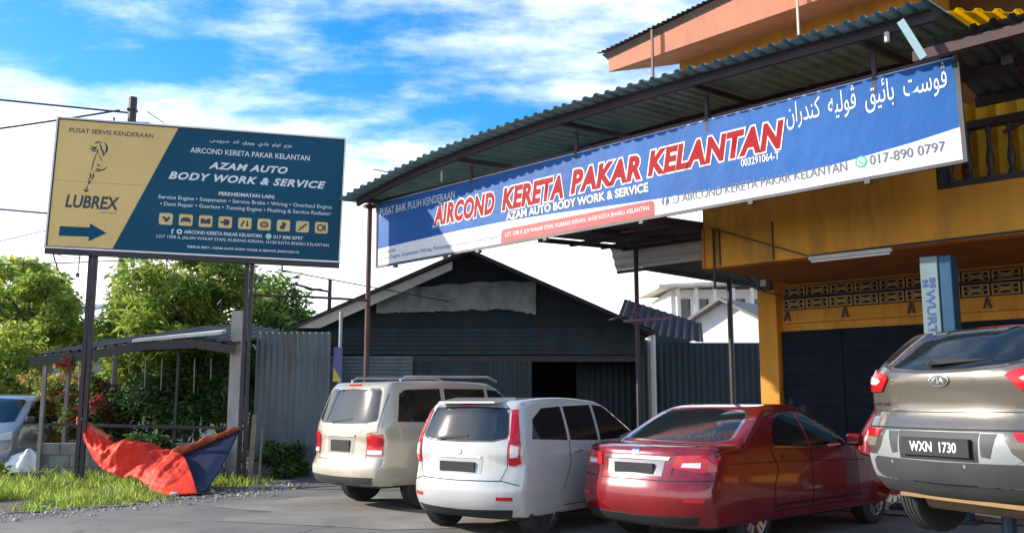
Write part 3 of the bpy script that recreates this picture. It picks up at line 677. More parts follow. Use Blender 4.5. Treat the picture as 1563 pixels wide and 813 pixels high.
# low wall of blocks
blk = None
for r_ in range(3):
    for k in range(9):
        x = .0+k*.4+(.2 if r_ % 2 else 0)
        if x > 3.3: continue
        if blk is None: blk = MB().box(0,.385,0,.16,0,.222).build('block', M_conc, hu, (x,-.3,r_*.235), bevel=.008)
        else: inst(blk, hu, (x,-.3+random.uniform(-.006,.006),r_*.235))
MB().box(.01,3.55,-.285,-.17,.0,.69).build('mortar', pbr('mortar', (.16,.15,.13), .95), hu)
MB().bar((.05,-.1,1.05),(3.55,-.1,.98), .05,.06).build('rail', M_dark, hu)
for k in range(9):
    x = .5+k*.33; MB().tube([(x,.05,2.36),(x+.01,.05,2.36-random.uniform(.3,.75))], .010, 5).build('hanging_wire', pbr('galv_wire', (.22,.24,.23), .5, .4), hu)
for y in (.6,1.6): MB().bar((0,y,2.42+y*.1),(3.7,y,2.62+y*.1), .06,.08).build('cross_beam', M_dark, hu)

# ------------------------------------------------------------------ red tarpaulin tied between the billboard posts
TT = [(-7.93,16.95,1.22),(-7.34,16.80,.84),(-6.64,16.70,.80),(-5.88,16.40,.62),(-5.42,15.70,.42),(-5.0,14.95,.06)]
TB = [(-7.94,16.95,1.10),(-7.36,16.45,.50),(-6.95,16.15,.30),(-6.35,15.85,.20),(-5.82,15.25,.08),(-5.45,14.85,.04)]
def cat(P, t):                                   # smooth curve through the points
    n = len(P)-1; x = min(max(t, 0), .9999)*n; i = int(x); f = x-i
    p = [Vector(P[max(0, min(n, i+k))]) for k in (-1,0,1,2)]
    return .5*((2*p[1]) + (p[2]-p[0])*f + (2*p[0]-5*p[1]+4*p[2]-p[3])*f*f + (3*p[1]-p[0]-3*p[2]+p[3])*f**3)
def tarp_pt(a, b):                               # a along, b from the upper edge to the hem
    p = cat(TT, a).lerp(cat(TB, a), b)
    env = math.sin(math.pi*min(1, a*1.15+.02))**.6
    bul = .16*math.sin(math.pi*b)*env
    fold = (math.sin(a*19+b*3.0)*.05 + math.sin(a*41-b*4+1)*.035 + math.sin(a*70+b*9)*.018 + .012*math.sin(a*120-b*14) + .06*math.sin(b*7+a*12))*env*(.4+.6*math.sin(math.pi*min(1,b+.1)))
    lump = .10*math.exp(-((a-.40)/.09)**2)*math.sin(math.pi*b) - .07*math.exp(-((a-.50)/.03)**2)
    cre = .07*(.25-abs(mnoise.noise(Vector((a*13+b*2,b*4,0))))) + .035*(.25-abs(mnoise.noise(Vector((a*31-b*3,b*11,5)))))
    d = bul + fold + lump + cre*env
    return (p.x + .2*d, p.y - .8*d, max(.03, p.z + .55*d))
ta = thing('tarpaulin', 'bright red tarpaulin tied between the billboard posts and sagging to the grass', 'tarpaulin', (-6.4,16.6,0))
def tarp_part(fn, na, nb, name, mt, th=.012):
    vs = []
    for i in range(na+1):
        for j in range(nb+1):
            p = fn(i/na, j/nb); vs.append((p[0]+6.4, p[1]-16.6, p[2]))
    fs = [(i*(nb+1)+j, i*(nb+1)+j+1, (i+1)*(nb+1)+j+1, (i+1)*(nb+1)+j) for i in range(na) for j in range(nb)]
    m = MB(); m.add(vs, fs); o = m.build(name, mt, ta, smooth='full')
    so = o.modifiers.new('thickness', 'SOLIDIFY'); so.thickness = th
    return o
M_tarp = pbr('tarp_red', (.80,.050,.022), .6, var=.15, scale=3, trans=.15, dirt=(.66,.08,.03), dscale=2.5, damt=.4, bump=1.0, bscale=7, spec=.25)
M_tarpo = pbr('tarp_orange', (.50,.10,.04), .5, var=.25, scale=4, dirt=(.4,.12,.06))
M_tarpb = pbr('tarp_navy', (.007,.011,.038), .5, var=.2, scale=4)
tarp_part(tarp_pt, 140, 36, 'red_cloth', M_tarp)
# the rolled right-hand corner and its dark blue inside
def roll(a, b):
    x = -6.0 + a*.98; y = 16.45 + a*.76; zc = .56 + .46*a; r = .085*(1-a)**.6+.03+.012*math.sin(a*31)
    t = 2*math.pi*b
    return (x + r*.4*math.cos(t), y - r*math.sin(t), zc + r*math.cos(t) + .02*math.sin(a*17))
tarp_part(roll, 30, 12, 'rolled_edge', M_tarpo)
def roll2(a, b):
    x = -7.84 + a*.55; y = 16.86 + a*.02; zc = 1.17 - .40*a; r = .05+.06*a+.012*math.sin(a*21)
    t = 2*math.pi*b
    return (x + r*.4*math.cos(t), y - r*math.sin(t), zc + r*math.cos(t))
tarp_part(roll2, 16, 12, 'tied_corner', M_tarpo)
def inner(a, b):                                 # hangs below the roll, meets the red hem
    p = Vector((-5.95,16.42,.50)).lerp(Vector((-5.02,17.16,.98)), a); q = cat([(-5.35,15.55,.30),(-5.15,15.2,.16),(-4.98,14.95,.05),(-4.92,15.2,.08)], a)
    f = .05*math.sin(b*6+a*17)*math.sin(math.pi*b)
    return (p.x+(q.x-p.x)*b, p.y+(q.y-p.y)*b+f, p.z+(q.z-p.z)*b-.05*math.sin(math.pi*b)+f*.5)
tarp_part(inner, 24, 14, 'navy_lining', M_tarpb)
MB().tube([(-1.42,.30,1.17),(-1.35,.14,1.19)], .012, 5).build('tie_rope', M_bw, ta)
MB().tube([(1.45,.70,1.06),(1.40,.66,1.05)], .012, 5).build('tie_rope', M_bw, ta)

# ------------------------------------------------------------------ vehicles
def lerp_pts(pts, t):
    if t <= pts[0][0]: return pts[0][1]
    for (a, va), (b, vb) in zip(pts, pts[1:]):
        if t <= b:
            s = (t-a)/(b-a); return va + (vb-va)*s
    return pts[-1][1]
def sm_pts(pts, t, h=.06):
    return sum(lerp_pts(pts, t+o*h) for o in (-1,-.5,0,.5,1))/5
def rbox(w, L, h, rad, hw, rear, front, top, bot, kr, kf, nx=14, ny=44, nz=14):
    """rounded box bent into a car volume: returns verts, faces"""
    def axis(len_, n):
        e = rad/len_; a = [0, e*.2, e*.5, e]; mid = [e+(1-2*e)*i/n for i in range(1, n)]
        return a + mid + [1-v for v in reversed(a)]
    ax, ay, az = axis(2*w, nx), axis(L, ny), axis(h, nz)
    pos = {}; vs = []; fs = []
    def vid(i, j, k):
        key = (i, j, k)
        if key not in pos:
            P = Vector(((ax[i]-.5)*2*w, ay[j]*L, az[k]*h)); Q = Vector((max(-w+rad, min(w-rad, P.x)), max(rad, min(L-rad, P.y)), max(rad, min(h-rad, P.z))))
            d = P - Q
            if d.length > 1e-9: P = Q + d.normalized()*rad
            a, b, c = P.x/w, P.y/L, P.z/h
            zt = top(b); zb = bot(b); z = zb + c*(zt-zb)
            y0, y1 = rear(z), front(z); y = y0 + b*(y1-y0)
            y += kr*a*a*abs(a)*(1-b)**7 - kf*a*a*abs(a)*b**7
            pos[key] = len(vs); vs.append((a*hw(y, z), y, z))
        return pos[key]
    I, J, K = len(ax)-1, len(ay)-1, len(az)-1
    for i in range(I):
        for j in range(J):
            for k in (0, K): fs.append((vid(i,j,k), vid(i+1,j,k), vid(i+1,j+1,k), vid(i,j+1,k)))
    for i in range(I):
        for k in range(K):
            for j in (0, J): fs.append((vid(i,j,k), vid(i+1,j,k), vid(i+1,j,k+1), vid(i,j,k+1)))
    for j in range(J):
        for k in range(K):
            for i in (0, I): fs.append((vid(i,j,k), vid(i,j+1,k), vid(i,j+1,k+1), vid(i,j,k+1)))
    return vs, fs

M_glass = pbr('car_glass', (.012,.016,.018), .06, var=.1, spec=.7)
M_tyre = pbr('tyre', (.028,.028,.030), .85, var=.2, bump=.2, bscale=60)
M_black = pbr('black_plastic', (.02,.02,.022), .6, var=.2)
M_chrome = pbr('chrome', (.75,.75,.76), .12, 1.0, var=.05)
M_rim = pbr('alloy', (.55,.55,.56), .3, .85, var=.1, dirt=(.2,.18,.15), dscale=6, damt=.4)
M_taill = pbr('tail_red', (.55,.008,.012), .12, var=.1, coat=.6)
M_tailw = pbr('tail_clear', (.75,.70,.68), .15, var=.08, coat=.5)
M_amber = pbr('tail_amber', (.7,.20,.02), .15, coat=.5)
M_seam = pbr('panel_gap', (.008,.008,.008), .7)
M_plate = pbr('plate_black', (.015,.015,.018), .4)

class Car:
    def __init__(s, name, label, loc, head, sp, lift=0):
        s.sp = sp; s.root = thing(name, label, sp.get('cat', 'car'), (loc[0], loc[1], lift), R(-head))
        if 'group' in sp: s.root['group'] = sp['group']
        s.body(); s.wheels()
    def body(s):
        sp = s.sp; w, L = sp['w'], sp['L']
        def hw(y, z):
            t = y/L; pl = 1 - sp.get('ptr', .07)*max(0, 1-t/.16)**2 - sp.get('ptf', .12)*max(0, (t-.80)/.20)**2
            zz = z/sp['belt']; low = 1 - .09*max(0, 1-zz*1.9)**1.5
            up = 1 - sp['tumble']*max(0, (z-sp['belt'])/(sp['H']-sp['belt']))**1.25
            bulge = 1 - .022*max(0, (z-sp['belt']*.68)/(sp['belt']*.32))**2 if z < sp['belt'] else .978
            return w*pl*low*up*bulge
        mb = MB()
        v, f = rbox(w, L, sp['belt']-sp['zb'], .07, hw, lambda z: sm_pts(sp['rear'], z), lambda z: L - sm_pts(sp['front'], z), lambda b: sm_pts(sp['top'], b*L, .12), lambda b: sp['zb'] + .10*max(0, b-.9)/.1, sp['kr'], sp['kf'])
        mb.add(v, f)
        c = sp['cabin']
        v, f = rbox(w, c['L'], sp['H']-c['zb'], .10, hw, lambda z: sm_pts(c['rear'], z, .05), lambda z: sm_pts(c['front'], z, .05), lambda b: sp['H'] - c.get('crown', .05)*(2*b-1)**2*1.0, lambda b: c['zb'], c.get('kr', .10), c.get('kf', .14))
        mb.add(v, f)
        for x0, x1, y0, y1, z0, z1 in sp.get('extra', []): mb.box(x0, x1, y0, y1, z0, z1)
        o = mb.build('body', sp['paint'], s.root)
        rm = o.modifiers.new('r', 'REMESH'); rm.mode = 'VOXEL'; rm.voxel_size = .024
        smo = o.modifiers.new('s', 'SMOOTH'); smo.factor = .5; smo.iterations = 5
        cut = MB()
        for y in sp['axles']:
            for sg in (-1, 1):
                xa, xb = sorted((sg*(w-.36), sg*(w+.3))); r = sp['r']+.055
                cut.lathe([(r, xa), (r, xb)], (0, y, sp['r']+sp.get('arch', .01)), 40, 'x')
        co = cut.build('cutter', M_black)
        bo = o.modifiers.new('b', 'BOOLEAN'); bo.operation = 'DIFFERENCE'; bo.object = co; bo.solver = 'EXACT'
        me = bpy.data.meshes.new_from_object(o.evaluated_get(bpy.context.evaluated_depsgraph_get()))
        o.modifiers.clear(); o.data = me; bpy.data.objects.remove(co)
        me.materials.clear()
        zones = sp.get('zones', [])
        for m in [sp['paint'], M_black] + [z_[1] for z_ in zones]: me.materials.append(m)
        idx = []
        for p in me.polygons:
            x, y, z = p.center; k = 0
            for q, (fn, _) in enumerate(zones):
                if fn(x, y, z): k = 2+q
            if z < sp['zb']+.035 and abs(p.normal.z) > .5: k = 1
            for ya in sp['axles']:
                if math.hypot(y-ya, z-sp['r']-sp.get('arch', .01)) < sp['r']+.06 and w-.38 < abs(x) and (abs(abs(x)-(w-.36)) < .01 or abs(p.normal.x) < .3): k = 1
            idx.append(k)
        me.polygons.foreach_set('material_index', idx)
        me.polygons.foreach_set('use_smooth', [True]*len(me.polygons)); me.set_sharp_from_angle(angle=R(38))
        s.o = o; s.bvh = BVHTree.FromPolygons([v.co.copy() for v in me.vertices], [tuple(p.vertices) for p in me.polygons])
    def hit(s, view, a, b):
        d = {'rear': (Vector((a,-2,b)), Vector((0,1,0))), 'front': (Vector((a,s.sp['L']+2,b)), Vector((0,-1,0))), 'right': (Vector((3,a,b)), Vector((-1,0,0))), 'left': (Vector((-3,a,b)), Vector((1,0,0))), 'top': (Vector((a,b,4)), Vector((0,0,-1)))}[view]
        h = s.bvh.ray_cast(*d)
        if h[0] is None:
            g = d[0] + d[1]*(2.15 if view in ('rear','front') else 2.2); h = s.bvh.find_nearest(g)
        n = h[1]
        if n.dot(d[1]) > 0: n = -n
        return h[0], n, d[1]
    def patch(s, name, poly, view, mat, eps=.006, parent=None, step=.05, skirt=.015):
        n = len(poly); pts = [Vector(p) for p in poly]
        # densify the outline
        bp = []
        for i in range(n):
            a, b = pts[i], pts[(i+1) % n]; m = max(1, int((b-a).length/step))
            bp += [a.lerp(b, k/m) for k in range(m)]
        nb = len(bp); x0, x1 = min(p.x for p in bp), max(p.x for p in bp); z0, z1 = min(p.y for p in bp), max(p.y for p in bp)
        def inside(q):
            c = False
            for i in range(nb):
                a, b = bp[i], bp[(i+1) % nb]
                if (a.y > q.y) != (b.y > q.y) and q.x < (b.x-a.x)*(q.y-a.y)/(b.y-a.y)+a.x: c = not c
            return c
        gx = x0+step*.5
        ins = []
        while gx < x1:
            gz = z0+step*.5
            while gz < z1:
                q = Vector((gx, gz))
                if inside(q) and min((q-b).length for b in bp) > step*.35: ins.append(q)
                gz += step
            gx += step
        vs, es, fs, *_ = delaunay_2d_cdt(bp+ins, [(i, (i+1) % nb) for i in range(nb)], [], 1, 1e-5)
        V = []; back = []
        for q in vs:
            p, nn, d = s.hit(view, q.x, q.y); V.append(p + nn*eps); back.append(p - nn*skirt)
        cnt = {}
        for f in fs:
            for i in range(len(f)):
                e = (f[i], f[(i+1) % len(f)]); k = tuple(sorted(e)); cnt.setdefault(k, []).append(e)
        F = [tuple(f) for f in fs]; o = len(V); V2 = V + back
        for k, es_ in cnt.items():
            if len(es_) == 1: a, b = es_[0]; F.append((a, b, b+o, a+o))
        used = sorted({i for f in F for i in f}); mp_ = {u_: i for i, u_ in enumerate(used)}
        mb = MB(); mb.add([V2[u_] for u_ in used], [tuple(mp_[i] for i in f) for f in F])
        return mb.build(name, mat, parent or s.root, smooth=True)
    def ribbon(s, name, pts, view, wd, mat, eps=.004, parent=None, step=.05):
        q = []
        for i in range(len(pts)-1):
            a, b = Vector(pts[i]), Vector(pts[i+1]); m = max(1, int((b-a).length/step))
            q += [a.lerp(b, k/m) for k in range(m)]
        q.append(Vector(pts[-1])); L_ = []; R_ = []
        for i, p in enumerate(q):
            d = (q[min(i+1, len(q)-1)] - q[max(i-1, 0)]).normalized(); nn = Vector((-d.y, d.x))*wd/2
            for lst, sg in ((L_, 1), (R_, -1)):
                h, n_, _ = s.hit(view, p.x+nn.x*sg, p.y+nn.y*sg); lst.append(h + n_*eps)
        mb = MB(); n = len(q); mb.add(L_+R_, [(i, i+1, n+i+1, n+i) for i in range(n-1)])
        return mb.build(name, mat, parent or s.root)
    def text(s, body, view, x0, x1, z0, z1, mat, eps=.006, bold=.01, parent=None, name='lettering', shear=0):
        me = text_mesh(body, bold, shear); xs = [v.co.x for v in me.vertices]; ys = [v.co.y for v in me.vertices]
        ax, bx, ay, by = min(xs), max(xs), min(ys), max(ys)
        for v in me.vertices:
            h, n_, _ = s.hit(view, x0+(v.co.x-ax)/(bx-ax)*(x1-x0), z0+(v.co.y-ay)/(by-ay)*(z1-z0)); v.co = h + n_*eps
        me.materials.clear(); me.materials.append(mat); o = bpy.data.objects.new(name, me); COL.objects.link(o); o.parent = parent or s.root
        return o
    def wheels(s):
        sp = s.sp; r = sp['r']; wd = .205; w = sp['w']
        t = MB(); h = wd/2
        prof = [(r*.62,-h*.85),(r*.80,-h),(r*.93,-h*.96),(r*.985,-h*.80)]
        for g in (-.55,-.18,.18,.55):
            prof += [(r,h*(g-.14)),(r,h*(g+.10)),(r*.972,h*(g+.12)),(r*.972,h*(g+.20))]
        prof += [(r*.985,h*.80),(r*.93,h*.96),(r*.80,h),(r*.62,h*.85)]
        t.lathe(prof, (0,0,0), 40, 'x')
        rm = MB(); rr = r*.64
        rm.lathe([(rr*.93,h*.3),(rr*.93,h*.78),(rr*1.03,h*.95),(rr*1.03,h*.80),(rr*.96,h*.3)], (0,0,0), 36, 'x')
        ns = sp.get('spokes', 5)
        for k in range(ns):
            a = 2*math.pi*k/ns + .3; c, sn = math.cos(a), math.sin(a); wv = sp.get('spw', .05)
            for off in ((-.35, .35) if ns <= 6 else (0,)):
                p0 = Vector((h*.62, c*rr*.15 - sn*off*wv, sn*rr*.15 + c*off*wv)); p1 = Vector((h*.82, c*rr*.97 - sn*off*wv*2.2, sn*rr*.97 + c*off*wv*2.2))
                rm.bar(p0, p1, wv*.9 if ns <= 6 else wv*.7, .03, up=(1,0,0))
        rm.lathe([(.055,h*.5),(.055,h*.72),(.045,h*.80)], (0,0,0), 14, 'x')
        hubm = MB().lathe([(rr*.94,-h*.2),(rr*.94,h*.25)], (0,0,0), 30, 'x')
        first = None
        for y in sp['axles']:
            for sg in (1, -1):
                loc = (sg*(w-.135), y, r-sp.get('droop', 0)); rot = (random.random()*3, 0, 0 if sg > 0 else math.pi)
                if first is None:
                    wo = t.build('wheel', M_tyre, s.root, loc, rot, smooth=True)
                    ro = rm.build('rim', sp.get('rim', M_rim), wo, smooth=True); ho = hubm.build('brake_disc', M_black, wo)
                    first = (wo, ro, ho)
                else:
                    wo = inst(first[0], s.root, loc, rot)
                    for q in first[1:]: inst(q, wo, (0,0,0))
    def sides(s, polys, doors, handles, sill=.02):
        for view in ('right', 'left'):
            for p in polys: s.patch('side_window', p, view, M_glass, .004)
            for d in doors: s.ribbon('panel_gap', d, view, .010, M_seam)
            for y, z in handles:
                h, n_, d_ = s.hit(view, y, z)
                MB().bar(h+n_*.02+Vector((0,-.08,0)), h+n_*.02+Vector((0,.08,.004)), .03, .028).build('door_handle', s.sp.get('handle', s.sp['paint']), s.root, bevel=.006)
    def mirror(s, y, z):
        for sg in (-1, 1):
            h, n_, _ = s.hit('right' if sg > 0 else 'left', y, z)
            b = MB().box(-.10,.10,-.05,.05,-.07,.07).build('wing_mirror', s.sp.get('mirror', s.sp['paint']), s.root, tuple(h+Vector((sg*.13,0,.02))), bevel=.03)
            MB().box(-.08 if sg > 0 else -.0, 0 if sg > 0 else .08, -.02,.02,-.06,-.03).build('arm', M_black, b, (-.05*sg,0,0))
    def box_on(s, name, mat, view, a0, a1, b0, b1, th, parent=None, bevel=.004, sink=.02):
        h, n_, d = s.hit(view, (a0+a1)/2, (b0+b1)/2)
        if view == 'rear': b = MB().box(a0, a1, h.y-th, h.y+sink, b0, b1)
        else: b = MB().box(*sorted((h.x+th*(1 if view == 'right' else -1), h.x-sink*(1 if view == 'right' else -1))), a0, a1, b0, b1)
        return b.build(name, mat, parent or s.root, bevel=bevel), h

def sym(half):                                   # mirror a right-hand outline (from bottom centre to top centre)
    return half + [(-x, z) for x, z in reversed(half) if x > 1e-6]
def carpaint(name, col, flake=.35, rough=.28):
    return pbr(name, col, rough, flake, var=.05, scale=1.5, coat=1.0, dirt=tuple(c*.75+.04 for c in col), dscale=2.2, damt=.25)

# --- taupe crossover raised on a lift, seen from behind
P_taupe = carpaint('taupe_paint', (.17,.148,.118), .55, .28)
M_sil = pbr('silver_plastic', (.27,.29,.29), .5, .2, var=.1)
M_pad = pbr('grey_plastic', (.042,.046,.046), .6, var=.15)
spk = dict(cat='car', w=.925, L=4.44, H=1.635, belt=1.12, zb=.26, tumble=.23, paint=P_taupe, r=.345, axles=(.86,3.50), kr=.20, kf=.35, spokes=5, droop=.09, arch=.0,
    rear=[(.24,.22),(.36,.08),(.46,.03),(.60,.0),(.78,.0),(.84,.06),(.95,.115),(1.08,.10),(1.2,.075),(1.3,.10)], front=[(.2,.15),(.45,.0),(.7,.03),(1.1,.35)],
    top=[(0,1.12),(.4,1.15),(2.9,1.10),(3.3,1.04),(4.1,.92),(4.44,.80)],
    cabin=dict(zb=.9, L=2.9, rear=[(.9,.12),(1.08,.105),(1.2,.08),(1.26,.095),(1.30,.13),(1.56,.43),(1.64,.48)], front=[(.9,3.35),(1.1,3.10),(1.55,2.25),(1.64,2.1)], crown=.05, kr=.16, kf=.2),
    zones=[(lambda x,y,z: z < .60 and z > .30 and y < .8, M_sil), (lambda x,y,z: z <= .40, M_pad)])
KX, KY, KH = 3.24, 7.15, 66
kc = Car('crossover_car', 'taupe crossover car raised on a lift, seen from behind at the right', (KX,KY), KH, spk, lift=.48)
g = kc.patch('rear_window', sym([(0,1.262),(.25,1.268),(.5,1.292),(.70,1.345),(.745,1.375),(.63,1.50),(.52,1.565),(.3,1.595),(0,1.605)]), 'rear', M_glass, .005)
kc.patch('window_seal', sym([(0,1.235),(.25,1.24),(.52,1.268),(.76,1.33),(.79,1.37),(.67,1.51),(.55,1.585),(.3,1.612),(0,1.62)]), 'rear', M_black, .001, skirt=.02)
kc.patch('brake_light', sym([(0,1.612),(.14,1.612),(.14,1.624),(0,1.624)]), 'rear', M_taill, .008, step=.03)
h, n_, _ = kc.hit('rear', -.02, 1.275)
wp = MB(); wp.hull([(-.14,h.y-.03,1.33),(-.05,h.y-.045,1.345),(.40,h.y+.05,1.335),(.42,h.y+.06,1.325),(0,h.y-.03,1.305),(-.10,h.y-.03,1.30)], [(-.14,h.y+.03,1.33),(-.05,h.y+.02,1.345),(.40,h.y+.08,1.335),(.42,h.y+.09,1.325),(0,h.y+.03,1.305),(-.10,h.y+.03,1.30)])
wp.build('rear_wiper', M_black, kc.root)
for sg in (-1, 1):
    m_ = lambda pl: [(x*sg, z) for x, z in pl]
    tl = kc.patch('tail_light', m_([(.545,1.205),(.575,1.235),(.80,1.282),(.86,1.262),(.90,1.20),(.90,1.12),(.86,1.10),(.64,1.105)]), 'rear', M_taill, .018)
    kc.patch('tail_light_lens', m_([(.64,1.185),(.68,1.205),(.80,1.225),(.885,1.215),(.89,1.165),(.80,1.165),(.70,1.158)]), 'rear', M_tailw, .022, parent=tl)
    kc.patch('reflector', m_([(.60,.795),(.905,.80),(.905,.735),(.64,.735)]), 'rear', M_taill, .008)
    kc.patch('bumper_corner', m_([(.65,.728),(.905,.728),(.905,.655),(.70,.655)]), 'rear', pbr('taupe_dull', (.16,.145,.12), .5), .004)
    kc.patch('plate_pocket', m_([(.375,.785),(.50,.785),(.45,.61),(.385,.62)]), 'rear', M_pad, .005)
    kc.ribbon('panel_gap', m_([(.845,1.10),(.83,1.0),(.82,.815)]), 'rear', .009, M_seam)
kc.ribbon('panel_gap', [(-.84,.812),(0,.808),(.84,.812)], 'rear', .012, M_seam)
kc.ribbon('panel_gap', [(-.80,.945),(0,.935),(.80,.945)], 'rear', .006, M_seam)
kc.patch('lower_pad', sym([(0,.405),(.66,.42),(.72,.46),(.72,.545),(.66,.575),(0,.565)]), 'rear', M_pad, .014)
for x in (-.45,.25): kc.patch('parking_sensor', disc(x,.545,.012,10), 'rear', M_sil, .018, step=.02)
kc.patch('bumper_insert', sym([(0,.56),(.60,.57),(.665,.60),(.60,.655),(.565,.735),(.54,.79),(0,.795)]), 'rear', M_sil, .0025)
kc.patch('plate_recess', [(-.36,.575),(.36,.575),(.37,.79),(-.37,.79)], 'rear', M_black, .004)
pl, h = kc.box_on('number_plate', M_plate, 'rear', -.315,.315,.605,.742, .022)
lo = lettering('WXN  1730', -.225,.10+.11,.637,.715, M_bw, pl, -(h.y-.022)+.003, .02)
em = kc.patch('emblem', disc(0,1.18,.092,24,.047), 'rear', M_chrome, .012, step=.03)
kc.patch('emblem_field', disc(0,1.18,.080,24,.036), 'rear', pbr('badge_dark', (.10,.10,.10), .3, .5), .016, parent=em, step=.03)
kc.text('KIA', 'rear', -.058,.058,1.157,1.203, M_chrome, .020, .03, parent=em)
kc.text('SPORTAGE', 'rear', -.80,-.56,.985,1.012, M_chrome, .006, .02)
kc.sides([[(.55,1.24),(.95,1.38),(1.5,1.50),(1.95,1.52),(1.95,1.13),(.9,1.14)], [(2.02,1.13),(2.02,1.52),(2.3,1.50),(2.95,1.14)]], [[(1.1,.4),(1.25,.8),(1.15,1.12)],[(1.98,.35),(1.98,1.12)],[(3.05,.4),(3.0,1.1)]], [(1.4,1.0),(2.2,.98)])
kc.mirror(2.75, 1.15)
ub = MB(); ub.tube([(-.45,.45,.24),(.45,.45,.24)], .085, 12); ub.build('silencer', pbr('rusty_steel', (.22,.15,.09), .6, .4, dirt=(.10,.06,.03)), kc.root, smooth=True)
MB().bar((-.55,.22,.275),(.60,.22,.265), .05,.03).build('tow_bar', pbr('tan_metal', (.26,.16,.07), .7, .2), kc.root)
ub = MB(); ub.tube([(-.72,.86,.25),(-.3,.80,.22),(.3,.80,.22),(.72,.86,.25)], .045, 8); ub.tube([(-.55,.84,.27),(-.45,.95,.50)], .05, 8); ub.tube([(.55,.84,.27),(.45,.95,.50)], .05, 8); ub.build('rear_axle', pbr('axle', (.09,.10,.10), .5, .4), kc.root)

# lift below it
lf = thing('car_lift', 'dark blue scissor lift holding up the taupe crossover car', 'lift', (KX+2.2*math.sin(R(KH)), KY+2.2*math.cos(R(KH)), 0), R(-KH))
M_lift = pbr('lift_blue', (.012,.05,.085), .45, .2, dirt=(.05,.05,.05), damt=.5)
for sg in (-1, 1):
    MB().box(sg*.55-.16, sg*.55+.16, -.95,.95, 0,.06).build('base', M_lift, lf)
    MB().box(sg*.55-.16, sg*.55+.16, -.95,.95, .60,.68).build('platform', M_lift, lf)
    for y in (-.7,.7): MB().box(sg*.55-.08, sg*.55+.08, y-.1,y+.1, .68,.738).build('rubber_pad', M_tyre, lf)
    MB().bar((sg*.55-.05,-.85,.09),(sg*.55-.05,.75,.58), .05,.09).build('scissor_arm', M_lift, lf)
    MB().bar((sg*.55+.05,-.85,.58),(sg*.55+.05,.75,.09), .05,.09).build('scissor_arm', M_lift, lf)
st = MB().tube([(0,0,0),(0,0,.70)], .055, 10).build('stand_pole', M_lift, None)
tag(st, 'blue steel stand under the raised crossover car', 'jack stand'); st.location = (KX+.75*math.sin(R(KH)), KY+.75*math.cos(R(KH)), 0)

# lift column with vertical lettering
lc = fthing('lift_column', 'grey and blue lift column with vertical lettering behind the crossover', 'lift', -3.98, 12.3, 0)
MB().box(-.21,.01,0,.28,0,3.36).build('grey_face', pbr('column_grey', (.14,.20,.22), .45, .2, var=.1, dirt=(.2,.24,.25)), lc, bevel=.008)
MB().box(.014,.17,.02,.28,0,3.355).build('blue_face', pbr('column_blue', (.008,.06,.12), .45, .2), lc, bevel=.008)
MB().box(-.25,.25,-.02,.32,0,.05).build('base_plate', M_dark, lc)
lettering('WURTH', -.46,.26,2.52,2.63, M_navy, lc, .004, .03, rot=-math.pi/2)
g = MB()
for x0, z0, x1, z1 in ((-.19,2.96,-.12,3.0),(-.19,3.02,-.12,3.06),(-.10,2.95,-.03,3.0),(-.10,3.02,-.03,3.08),(-.075,3.0,-.055,3.02),(-.165,3.0,-.145,3.02)): g.box(x0,x1,-.005,.001,z0,z1)
g.build('column_mark', M_navy, lc)

# --- red saloon
P_red = carpaint('red_paint', (.23,.006,.011), .15, .22)
spr = dict(w=.895, L=4.60, H=1.47, belt=.97, zb=.22, tumble=.27, paint=P_red, r=.318, axles=(1.02,3.70), kr=.22, kf=.4, spokes=5,
    rear=[(.2,.14),(.36,.03),(.5,.0),(.66,.02),(.72,.07),(.95,.12),(1.05,.10)], front=[(.2,.1),(.45,0),(.7,.06),(.9,.3)],
    top=[(0,1.0),(.12,1.045),(.5,1.05),(.9,1.02),(3.2,.97),(3.6,.92),(4.3,.78),(4.6,.68)],
    cabin=dict(zb=.8, L=2.8, rear=[(.8,.55),(1.03,.66),(1.36,1.30),(1.44,1.52),(1.48,1.65)], front=[(.8,3.75),(.97,3.45),(1.38,2.60),(1.47,2.35)], crown=.04, kr=.10, kf=.18),
    handle=P_red)
rcar = Car('saloon_car', 'red saloon car parked in front of the taupe crossover', (1.22,9.80), 47, spr)
rcar.patch('rear_window', sym([(0,1.075),(.4,1.08),(.655,1.095),(.675,1.12),(.575,1.34),(.52,1.375),(.3,1.392),(0,1.398)]), 'rear', M_glass, .004, step=.04)
rcar.patch('window_seal', sym([(0,1.06),(.4,1.065),(.68,1.078),(.715,1.12),(.605,1.36),(.54,1.395),(.3,1.41),(0,1.415)]), 'rear', M_chrome, .001, step=.04)
for sg in (-1, 1):
    m_ = lambda pl: [(x*sg, z) for x, z in pl]
    tl = rcar.patch('tail_light', m_([(.47,.83),(.50,.945),(.78,.965),(.865,.95),(.865,.80),(.76,.785)]), 'rear', M_taill, .012)
    rcar.patch('tail_light_lens', m_([(.56,.835),(.57,.875),(.74,.885),(.74,.83)]), 'rear', M_tailw, .016, parent=tl)
    rcar.patch('reflector', m_([(.62,.50),(.80,.50),(.80,.53),(.62,.53)]), 'rear', M_taill, .006)
    rcar.ribbon('panel_gap', m_([(.62,1.045),(.50,.96),(.46,.76)]), 'rear', .008, M_seam)
rcar.ribbon('panel_gap', [(-.86,.715),(-.4,.70),(.4,.70),(.86,.715)], 'rear', .010, M_seam)
rcar.patch('trunk_garnish', sym([(0,.905),(.42,.90),(.44,.935),(0,.945)]), 'rear', M_chrome, .012)
rcar.patch('plate_recess', [(-.36,.74),(.36,.74),(.38,.895),(-.38,.895)], 'rear', pbr('pale_recess', (.20,.20,.21), .5, .2), .003)
pl, h = rcar.box_on('number_plate', M_plate, 'rear', -.26,.26,.755,.865, .016)
rcar.patch('rear_lip', sym([(0,.26),(.7,.27),(.75,.36),(0,.34)]), 'rear', M_black, .006)
